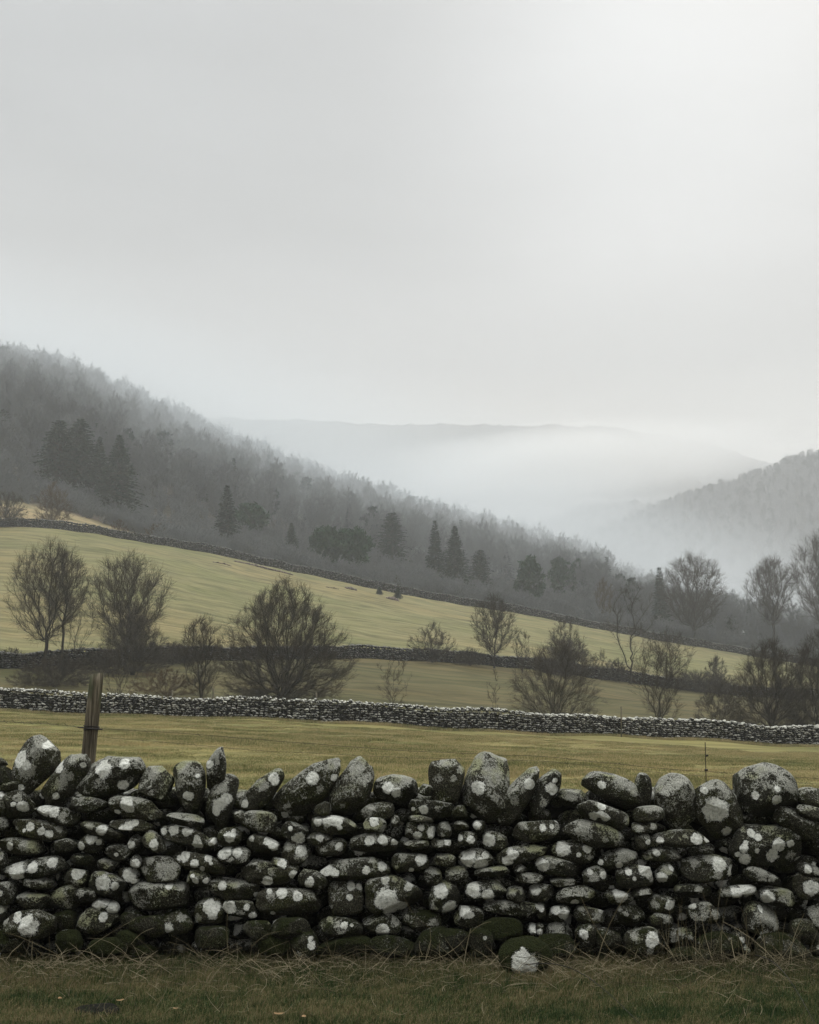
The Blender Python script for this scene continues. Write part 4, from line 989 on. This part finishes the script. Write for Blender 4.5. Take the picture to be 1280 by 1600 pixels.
# ------------------------------------------------------------------ fence post, wires, stakes
def wood_post_mat():
    m, t, b = new_mat('weathered_post', .9, .15); tc = co(t); L = t.links.new
    g = noise(t, mapping(t, tc, (1, 1, .04)), 60, 4, .65, .3); p = noise(t, mapping(t, tc, (1, 1, .25)), 12, 4)
    c = ramp(t, g, ((.3, (.026, .021, .014)), (.5, (.105, .087, .060)), (.7, (.23, .195, .14))))
    c = mix(t, mrange(t, p, .5, .66), c, (.075, .080, .045)); L(c, b.inputs['Base Color']); bump(t, b, g, 1, .012); return m
M_POST = wood_post_mat()
M_WIRE, _, wb = new_mat('rusty_wire', .6, .4); wb.inputs['Base Color'].default_value = (.025, .021, .018, 1); wb.inputs['Metallic'].default_value = .5
def fence():
    Yp = 9.95; top = P(151.5, 1053, Yp); g = P(136, 1205, Yp); d = (g - top) / (g[2] - top[2]); bot = top + d * (0 - top[2])
    t = thing('fence_post', 'weathered grey wooden fence post leaning right behind the stone wall', 'post', tuple(bot))
    n, k = 26, 28; rng = np.random.default_rng(3); rs = .055; a = np.arange(k) * 2 * math.pi / k
    prof = 1 + .05 * np.sin(a * 3 + 1) + .03 * np.sin(a * 7) + rng.normal(0, .012, k)
    V = []
    for i in range(n):
        f = i / (n - 1); c = bot + (top - bot) * f - bot; c = c + np.array([.004 * math.sin(6 * f), 0, 0])
        if i == 0: c = c - np.array([0, 0, .3])
        r = rs * (1.04 - .08 * f) * prof * (1 if i < n - 1 else .93)
        V.append(np.stack([c[0] + r * np.cos(a), c[1] + r * np.sin(a), np.full(k, c[2]) + (.012 * np.cos(a) if i >= n - 2 else 0)], 1))
    cap = V[-1].mean(0, keepdims=True) + np.array([[0, 0, .004]]); V = np.concatenate(V + [cap]); i = np.arange(n * k).reshape(n, k)
    q = np.stack([i[:-1], np.roll(i, -1, 1)[:-1], np.roll(i, -1, 1)[1:], i[1:]], -1).reshape(-1, 4)
    tri = np.stack([i[-1], np.roll(i[-1], -1), np.full(k, n * k)], 1)
    obj('shaft', mk_mesh('shaft', V, [q, tri]), M_POST, t)
    pw = P(143, 1138, Yp) - bot; s = np.linspace(0, 3 * 2 * math.pi, 70)
    w = np.stack([pw[0] + .059 * np.cos(s), pw[1] + .059 * np.sin(s), pw[2] + .012 * np.sin(s * .5) + .010 * (s / 9 - 1)], 1)[None]
    st = np.array([[[pw[0] - .09, pw[1] - .07, pw[2] + .012], [pw[0], pw[1] - .075, pw[2]], [pw[0] + .10, pw[1] - .06, pw[2] - .008]]])
    obj('wire_tie', mk_mesh('wire_tie', *merge([tubes(w, np.full((1, 70), .0042), 5), tubes(st, np.full((1, 3), .005), 5)])[:2]), M_WIRE, t)
    def wire(label, pix, Y0, Y1, r=.0014):
        xs = np.array([p[0] for p in pix]); ys = np.array([p[1] for p in pix]); n = 60; x = np.linspace(xs[0], xs[-1], n); y = np.interp(x, xs, ys); Y = np.interp(x, [xs[0], xs[-1]], [Y0, Y1])
        pts = np.array([P(a, b, c) for a, b, c in zip(x, y, Y)]); rng = np.random.default_rng(len(pix)); pts[:, 2] += rng.normal(0, .0012, n)
        parts = [tubes(pts[None], np.full((1, n), r), 4)]
        for j in range(4, n - 3, 4):                          # barbs
            c = pts[j]; parts.append(tubes(np.array([[c + [-.012, -.004, .010], c, c + [.012, .004, -.010]]]), np.full((1, 3), .0014), 3))
        tag(obj('fence_wire', mk_mesh('fence_wire', *merge(parts)[:2]), M_WIRE), label, 'wire', 'strands of the wire fence')
    wire('thin barbed wire strand running right from the tie on the leaning post, upper one', [(146, 1137.5), (260, 1144), (420, 1157), (630, 1173), (850, 1182), (1060, 1203), (1180, 1210), (1360, 1222)], 9.9, 10.7)
    wire('thin wire strand just under the upper one, sagging behind the coping stones', [(140, 1150), (420, 1174), (640, 1184), (850, 1189), (1060, 1210), (1360, 1230)], 9.97, 10.72, .0011)
    wire('short wire strand running from the leaning post out of the left edge', [(-60, 1122), (0, 1127), (80, 1131), (141, 1137.5)], 9.7, 9.9)
    a = P(1102, 1160, 10.6); b = H(a[0], 10.6)
    tag(obj('fence_dropper', mk_mesh('fence_dropper', *merge([tubes(np.array([[[a[0] + .004, 10.6, b - .2], [a[0] - .002, 10.6, .7], [a[0], 10.6, a[2]]]]), np.full((1, 3), .0035), 5), tubes(np.array([[[a[0] - .012, 10.59, P(1102, 1203, 10.6)[2]], [a[0] + .012, 10.59, P(1102, 1203, 10.6)[2]]]]), np.full((1, 2), .009), 5), tubes(np.array([[[a[0] + .0, 10.59, P(1102, 1181, 10.6)[2]], [a[0] + .018, 10.59, P(1102, 1180, 10.6)[2]]]]), np.full((1, 2), .008), 5)])[:2]), M_WIRE), 'thin dark upright rod holding the fence wires, right of centre', 'fence rod')
    for px, tp, Y, w, lb in ((970, 1104, 74, .035, 'thin dark stake against the near field wall right of centre'), (333, 1074, 72.5, .05, 'short thin stake behind the near field wall left of the big dome-shaped tree'), (494, 1082, 73.5, .05, 'short pale stake behind the near field wall at the right side of the dome-shaped tree'), (269, 1078, 72.5, .05, 'short stake behind the near field wall between the post and the dome-shaped tree')):
        X = tan_of(px, tp) * Y; z0 = H(X, Y) - .2; z1 = P(px, tp, Y)[2]
        tag(obj('stake', mk_mesh('stake', *tubes(np.array([[[X, Y, z0], [X + .01, Y, (z0 + z1) / 2], [X + .02, Y, z1]]]), np.full((1, 3), w), 6, True)), M_POST), lb, 'stake', 'thin stakes along the near field wall')
fence()

# ------------------------------------------------------------------ grass
def blades(rng, n, size, h0, h1, lean, w):
    b = np.stack([rng.uniform(-size / 2, size / 2, n), rng.uniform(-size / 2, size / 2, n), np.zeros(n)], 1); a = rng.uniform(0, 6.28, n); h = rng.uniform(h0, h1, n); l = h * np.abs(rng.normal(0, lean, n))
    d = np.stack([np.cos(a), np.sin(a), np.zeros(n)], 1); s = np.stack([-np.sin(a + 1), np.cos(a + 1), np.zeros(n)], 1) * w; up = np.array([0, 0, 1.])
    m = b + d * (l * .35)[:, None] + up * (h * .6)[:, None]; t = b + d * l[:, None] + up * (h * np.maximum(.25, 1 - .45 * (l / h) ** 2))[:, None]
    V = np.stack([b - s, b + s, m - s * .7, m + s * .7, t], 1).reshape(-1, 3); i = np.arange(n)[:, None] * 5
    return V, [i + np.array([[0, 1, 3, 2]]), i + np.array([[2, 3, 4]])], {'tint': ('FLOAT', np.repeat(rng.uniform(0, 1, n), 5))}
def bl_mesh(name, m): return mk_mesh(name, m[0], m[1], False, m[2])
def grass():
    rg = np.random.default_rng(9)
    near = [proto('grass_patch', bl_mesh('grass_patch', blades(np.random.default_rng(i), 1500, .44, .012, .055, .9, .0013)), M_VERGE) for i in range(3)]
    xs, ys = np.meshgrid(np.arange(-4.4, 4.4, .27), np.arange(5.6, 9.3, .27)); X = xs.ravel() + rg.uniform(-.08, .08, xs.size); Y = ys.ravel() + rg.uniform(-.08, .08, xs.size); n = len(X); s = rg.uniform(.8, 1.25, n); s[Y > 8.55] *= 1.5
    scatter('verge_grass', np.stack([X, Y, np.zeros(n)], 1), rg.uniform(0, 6.28, n), np.stack([s * 0 + 1.05, s * 0 + 1.05, s], 1), rg.integers(0, 3, n), near)
    fld = [proto('field_patch', bl_mesh('field_patch', blades(np.random.default_rng(10 + i), 900, 1.05, .02, .07, .8, .0035)), M_FIELDGRASS) for i in range(3)]
    X, Y = [], []
    for y in np.arange(11, 68, .75):
        hw = .36 * y + 2; x = np.arange(-hw, hw, .75 + .004 * y); X.append(x + rg.uniform(-.3, .3, len(x))); Y.append(np.full(len(x), y) + rg.uniform(-.3, .3, len(x)))
    X, Y = np.concatenate(X), np.concatenate(Y); t = X / Y; ok = Y < np.interp(t, R_W2[:, 0], R_W2[:, 1]) + .05; X, Y = X[ok], Y[ok]; n = len(X); s = rg.uniform(.4, 1.2, n); s *= np.clip(1 + .55 * waves(rg, np.stack([X, Y, X * 0], 1), 1.6, 6) + .35 * waves(rg, np.stack([X, Y, X * 0], 1), .5, 5), .2, 2.6)
    tw = np.linspace(-.40, .40, 260); yw = np.interp(tw, R_W2[:, 0], R_W2[:, 1]) + rg.uniform(-.35, -.02, 260)          # rank growth along the foot of the wall
    X = np.concatenate([X, tw * yw]); Y = np.concatenate([Y, yw]); s = np.concatenate([s, rg.uniform(1.4, 3.4, 260)]); n = len(X)
    scatter('field_grass', np.stack([X, Y, height(X, Y)], 1), rg.uniform(0, 6.28, n), np.stack([s * 0 + 1.1, s * 0 + 1.1, s], 1), rg.integers(0, 3, n), fld)
    # dead straw lying tangled along the foot of the wall, and standing stems
    pts, rad, tint = [], [], []
    for _ in range(2700):
        f = rg.uniform(); x = rg.uniform(-3.3, 3.3); y = 8.85 - abs(rg.normal(0, .28)); L = rg.uniform(.05, .26) * (1 + (rg.uniform() < .12)); a = rg.uniform(0, 6.28); sag = rg.uniform(.02, .2)
        el = math.radians(rg.uniform(-5, 45)); h = rg.uniform(.0, .09) * (1 if y > 8.5 else .5); c = rg.normal(0, .28); p = np.array([x, y, h]); q = []
        for i in range(5):
            q.append(p.copy()); p = p + np.array([math.cos(a) * math.cos(el), math.sin(a) * math.cos(el) * .6, math.sin(el)]) * L / 4; a += c * .4 + rg.normal(0, .12); el -= sag; 
        q = np.array(q); q[:, 2] = np.maximum(q[:, 2], .008); q[:, 1] = np.minimum(q[:, 1], 8.93); pts.append(q); rad.append(np.full(5, rg.uniform(.0006, .0019)) * np.array([1, 1, .9, .7, .4]))
    def stem(px0, py0, px1, py1, bend, r, Y=8.75):
        a = P(px0, py0, Y); b = P(px1, py1, Y + rg.uniform(-.03, .06)); t = np.linspace(0, 1, 5)[:, None]; q = a + (b - a) * t; nrm = np.array([-(b - a)[2], 0, (b - a)[0]])
        q = q + nrm * bend * np.sin(t * math.pi); pts.append(q); rad.append(r * np.array([1, 1, .9, .75, .5]))
    for s in ((490, 1525, 640, 1497, .18, .0028), (640, 1497, 700, 1505, .1, .0022), (665, 1500, 672, 1450, -.08, .0026), (672, 1450, 632, 1402, .1, .0018), (705, 1500, 712, 1455, .02, .002), (723, 1520, 736, 1450, .02, .003), (645, 1505, 735, 1458, -.12, .0026), (735, 1458, 768, 1440, .1, .002),
              (932, 1505, 985, 1388, .05, .0028), (970, 1508, 902, 1388, .04, .0024), (660, 1492, 656, 1470, .1, .0018), (357, 1490, 356, 1422, .03, .0024), (316, 1482, 335, 1450, .02, .002), (528, 1510, 527, 1478, .0, .0018), (530, 1492, 585, 1478, .1, .0016),
              (1150, 1505, 1142, 1465, .02, .0034), (1125, 1503, 1137, 1402, .04, .0024), (1232, 1505, 1257, 1427, .05, .0026), (1160, 1505, 1185, 1452, .02, .002), (1110, 1500, 1108, 1405, -.03, .0018), (1096, 1500, 1060, 1410, .06, .0018), (1070, 1500, 1066, 1400, .03, .0018), (1140, 1470, 1095, 1385, .06, .0016), (1120, 1440, 1130, 1370, .02, .0014), (1215, 1505, 1130, 1440, -.06, .002), (1085, 1500, 1092, 1480, 0, .002), (1250, 1500, 1250, 1460, 0, .0016), (1010, 1505, 1030, 1490, 0, .002), (880, 1500, 925, 1480, .1, .0016), (395, 1478, 440, 1455, .12, .002), (205, 1475, 240, 1450, .1, .0024)): stem(*s)
    for _ in range(110):
        px = rg.uniform(1040, 1290) if rg.uniform() < .5 else rg.uniform(0, 1280); L = rg.uniform(25, 95) if px > 1040 else rg.uniform(15, 55); a = rg.normal(0, .42); stem(px, 1508, px + L * math.sin(a), 1508 - L * math.cos(a), rg.normal(0, .06), rg.uniform(.001, .002), rg.uniform(8.62, 8.85))
    for _ in range(140):                                      # stray stems on the open verge
        px = rg.uniform(0, 1280); py = rg.uniform(1515, 1600); Y = EYE * F / max(py - 1060, 50); a = rg.normal(0, .9); L = rg.uniform(12, 40); stem(px, py, px + L * math.sin(a), py - L * abs(math.cos(a)), rg.normal(0, .12), rg.uniform(.0008, .0016), Y)
    pts = np.array(pts); rad = np.array(rad); V, Fs = tubes(pts, rad, 3)
    kind(obj('dry_grass', mk_mesh('dry_grass', V, Fs, True, {'tint': ('FLOAT', np.repeat(rg.uniform(0, 1, len(pts)), 15))}), M_STRAW), 'stuff')
    # bramble runners: few, dark, arching
    for i, (a, b, bend, lb) in enumerate((((820, 1510), (1003, 1606), .10, 'long dark bramble runner arching over the verge right of the mossy boulder'), ((1180, 1495), (1275, 1606), .08, 'dark bramble runner at the right edge of the verge'))):
        p, q = P(*a, 8.6), P(*b, 7.05); t = np.linspace(0, 1, 24)[:, None]; c = p + (q - p) * t; c[:, 2] = np.maximum(c[:, 2], .0) + bend * np.sin(t[:, 0] * math.pi) * 1.2 + .01
        tag(obj('bramble_stem', mk_mesh('bramble_stem', *tubes(c[None], np.linspace(.0035, .0015, 24)[None], 5)), M_BARK), lb, 'bramble', 'bramble runners')
grass()

# ------------------------------------------------------------------ small things on the ground
def mound(name, label, cat, px, py, hw, hh, mat, seed, Y=None, sub=4):
    rng = np.random.default_rng(seed); Y = Y or EYE * F / (py - 1060); X = tan_of(px, py) * Y; V, Fc = ico(sub)
    U = V * (1 + .12 * waves(rng, V, 3, 5) + .06 * waves(rng, V, 9, 6))[:, None] * np.array([hw, hw * .8, hh])
    return tag(obj(name, mk_mesh(name, U, [Fc]), mat, None, (X, Y, H(X, Y))), label, cat)
mound('molehill', 'low dark molehill of bare earth in the verge grass at the lower left', 'molehill', 152, 1557, .135, .042, M_HEART, 1)
M_LEAF, lt, lb_ = new_mat('dead_leaf', .8, .2); lt.links.new(ramp(lt, noise(lt, geo(lt, 'Position'), 60), ((.3, (.12, .07, .03)), (.7, (.30, .19, .09)))), lb_.inputs['Base Color'])
def leaf(px, py, label, s, seed):
    rng = np.random.default_rng(seed); Y = EYE * F / (py - 1060); X = tan_of(px, py) * Y; u, v = np.meshgrid(np.linspace(-1, 1, 9), np.linspace(-1, 1, 5)); w = np.sqrt(np.clip(1 - u ** 2, 0, 1)) * .55
    V = np.stack([u * s, v * w * s, .25 * s * (u ** 2 + .6 * np.abs(v) * w) + .004], -1).reshape(-1, 3); a = rng.uniform(0, 6.28); R = np.array([[math.cos(a), -math.sin(a), 0], [math.sin(a), math.cos(a), 0], [0, 0, 1]])
    i = np.arange(45).reshape(5, 9); q = np.stack([i[:-1, :-1], i[:-1, 1:], i[1:, 1:], i[1:, :-1]], -1).reshape(-1, 4)
    tag(obj('fallen_leaf', mk_mesh('fallen_leaf', V @ R.T, [q]), M_LEAF, None, (X, Y, .045)), label, 'leaf', 'fallen leaves on the verge')
for a in ((436, 1572, 'pale fallen leaf on the verge, larger of the two below the middle of the wall', .032, 1), (475, 1576, 'brown fallen leaf right beside the larger pale one', .024, 2), (188, 1552, 'brown fallen leaf at the right side of the molehill', .026, 3), (275, 1564, 'small tan leaf in the grass well right of the molehill', .018, 4), (94, 1549, 'pale leaf in the grass left of the molehill', .022, 5)): leaf(*a)
M_RUBBLE = far_stone_mat('rubble_stone', (.045, .036, .030), (.17, .13, .11), 3)
def heap(label, px, py, Y, w, n, s, seed, name='stone_heap', cat='stone heap', mat=None):
    rng = np.random.default_rng(seed); X = tan_of(px, py) * Y; z = H(X, Y); Vi, Fi = ico(1); parts = []
    for _ in range(n):
        x = -w + 2 * w * (_ + .5) / n; y = rng.normal(0, s * .25); sz = s * rng.uniform(.8, 1.3); V = Vi * (1 + rng.normal(0, .18, (len(Vi), 1))) * np.array([sz, sz * .8, sz * rng.uniform(.4, .9)]) + np.array([x, y, H(X + x, Y + y) - z + rng.uniform(0, s * .8) * max(0, 1 - abs(x) / w)])
        parts.append((V, [Fi], {'tint': ('FLOAT', np.full(len(Vi), rng.uniform(0, .8)))}))
    m = merge(parts); tag(obj(name, mk_mesh(name, m[0], m[1], True, m[2]), mat or M_RUBBLE, None, (X, Y, z)), label, cat, 'small heaps on the slope')
heap('long low scatter of reddish stones on the grass below the upper wall', 412, 888, foot_Y(412, 888, 170, 237), 5.2, 90, .26, 1)
heap('few reddish stones on the grass left of the long scatter', 347, 881, foot_Y(347, 881, 170, 235), 1.6, 12, .2, 2)
heap('small dark heap on the slope, left of the tiny dark spruce', 548, 921, foot_Y(548, 921, 170, 240), .9, 14, .32, 3)
heap('small dark heap on the slope below the thin bare sapling', 613, 937, foot_Y(613, 937, 170, 240), .9, 16, .38, 4)
heap('faint low tuft of rubble left of the small dark heap', 520, 919, foot_Y(520, 919, 170, 240), 1.1, 9, .16, 5)

# ------------------------------------------------------------------ air: haze over everything, a thicker mist bank lying in the valley
def fog(name, V, faces, density, color):
    m = bpy.data.materials.new(name); m.use_nodes = True; t = m.node_tree; t.nodes.clear(); o = t.nodes.new('ShaderNodeOutputMaterial'); v = t.nodes.new('ShaderNodeVolumePrincipled')
    v.inputs['Density'].default_value = density; v.inputs['Color'].default_value = (*color, 1); v.inputs['Density Attribute'].default_value = ''; v.inputs['Anisotropy'].default_value = 0.35
    t.links.new(v.outputs[0], o.inputs['Volume']); kind(obj(name, mk_mesh(name, V, faces, False), m), 'stuff')
HAZE = .00048
bx = np.array([[x, y, z] for z in (-70, 520) for y in (-60, 3100) for x in (-2800, 2800)], float)
bf = [np.array([[0, 2, 3, 1], [4, 5, 7, 6], [0, 1, 5, 4], [2, 6, 7, 3], [0, 4, 6, 2], [1, 3, 7, 5]])]
fog('haze', bx, bf, HAZE, (.985, .99, .985))
def bank(px, py, Y, hx, hy, hz, dens, tilt=0, col=(1, 1, 1)):
    """soft-edged lens of thicker mist; density fades from its middle to its rim"""
    m = bpy.data.materials.new('mist_bank'); m.use_nodes = True; t = m.node_tree; t.nodes.clear(); L = t.links.new
    o = t.nodes.new('ShaderNodeOutputMaterial'); v = t.nodes.new('ShaderNodeVolumePrincipled'); v.inputs['Density Attribute'].default_value = ''; v.inputs['Color'].default_value = (*col, 1); v.inputs['Anisotropy'].default_value = .4
    c = co(t); ln = N(t, 'ShaderNodeVectorMath', operation='LENGTH'); L(c, ln.inputs[0])
    w = math_(t, 'MULTIPLY_ADD', math_(t, 'SUBTRACT', noise(t, mapping(t, c, (1.2, 1.2, .8)), 1.6, 2), .5), .55, ln.outputs['Value'])
    L(mrange(t, w, 1.0, .15, 0., dens), v.inputs['Density']); L(v.outputs[0], o.inputs['Volume'])
    V, Fc = ico(3); ob = kind(obj('mist_bank', mk_mesh('mist_bank', V * 1.15, [Fc], False), m, None, P(px, py, Y)), 'stuff')
    ob.scale = (hx, hy, hz); ob.rotation_euler = (0, -math.radians(tilt), 0)
bank(700, 860, 1650, 1250, 400, 250, .0005, 0, (1, .99, .97))
bank(930, 716, 1560, 310, 160, 50, .018, 4, (1, .99, .97))
bank(800, 732, 1540, 190, 130, 24, .016, 12, (1, .99, .97))
bank(690, 800, 1300, 400, 240, 80, .0035, 0, (1, 1, 1))
bank(1230, 800, 780, 260, 130, 110, .0016, 0, (.985, .995, 1))
bank(330, 785, 430, 340, 130, 66, .0135, -16, (.93, .975, 1))
bank(840, 925, 450, 200, 140, 36, .0085, -6, (.97, .99, 1))
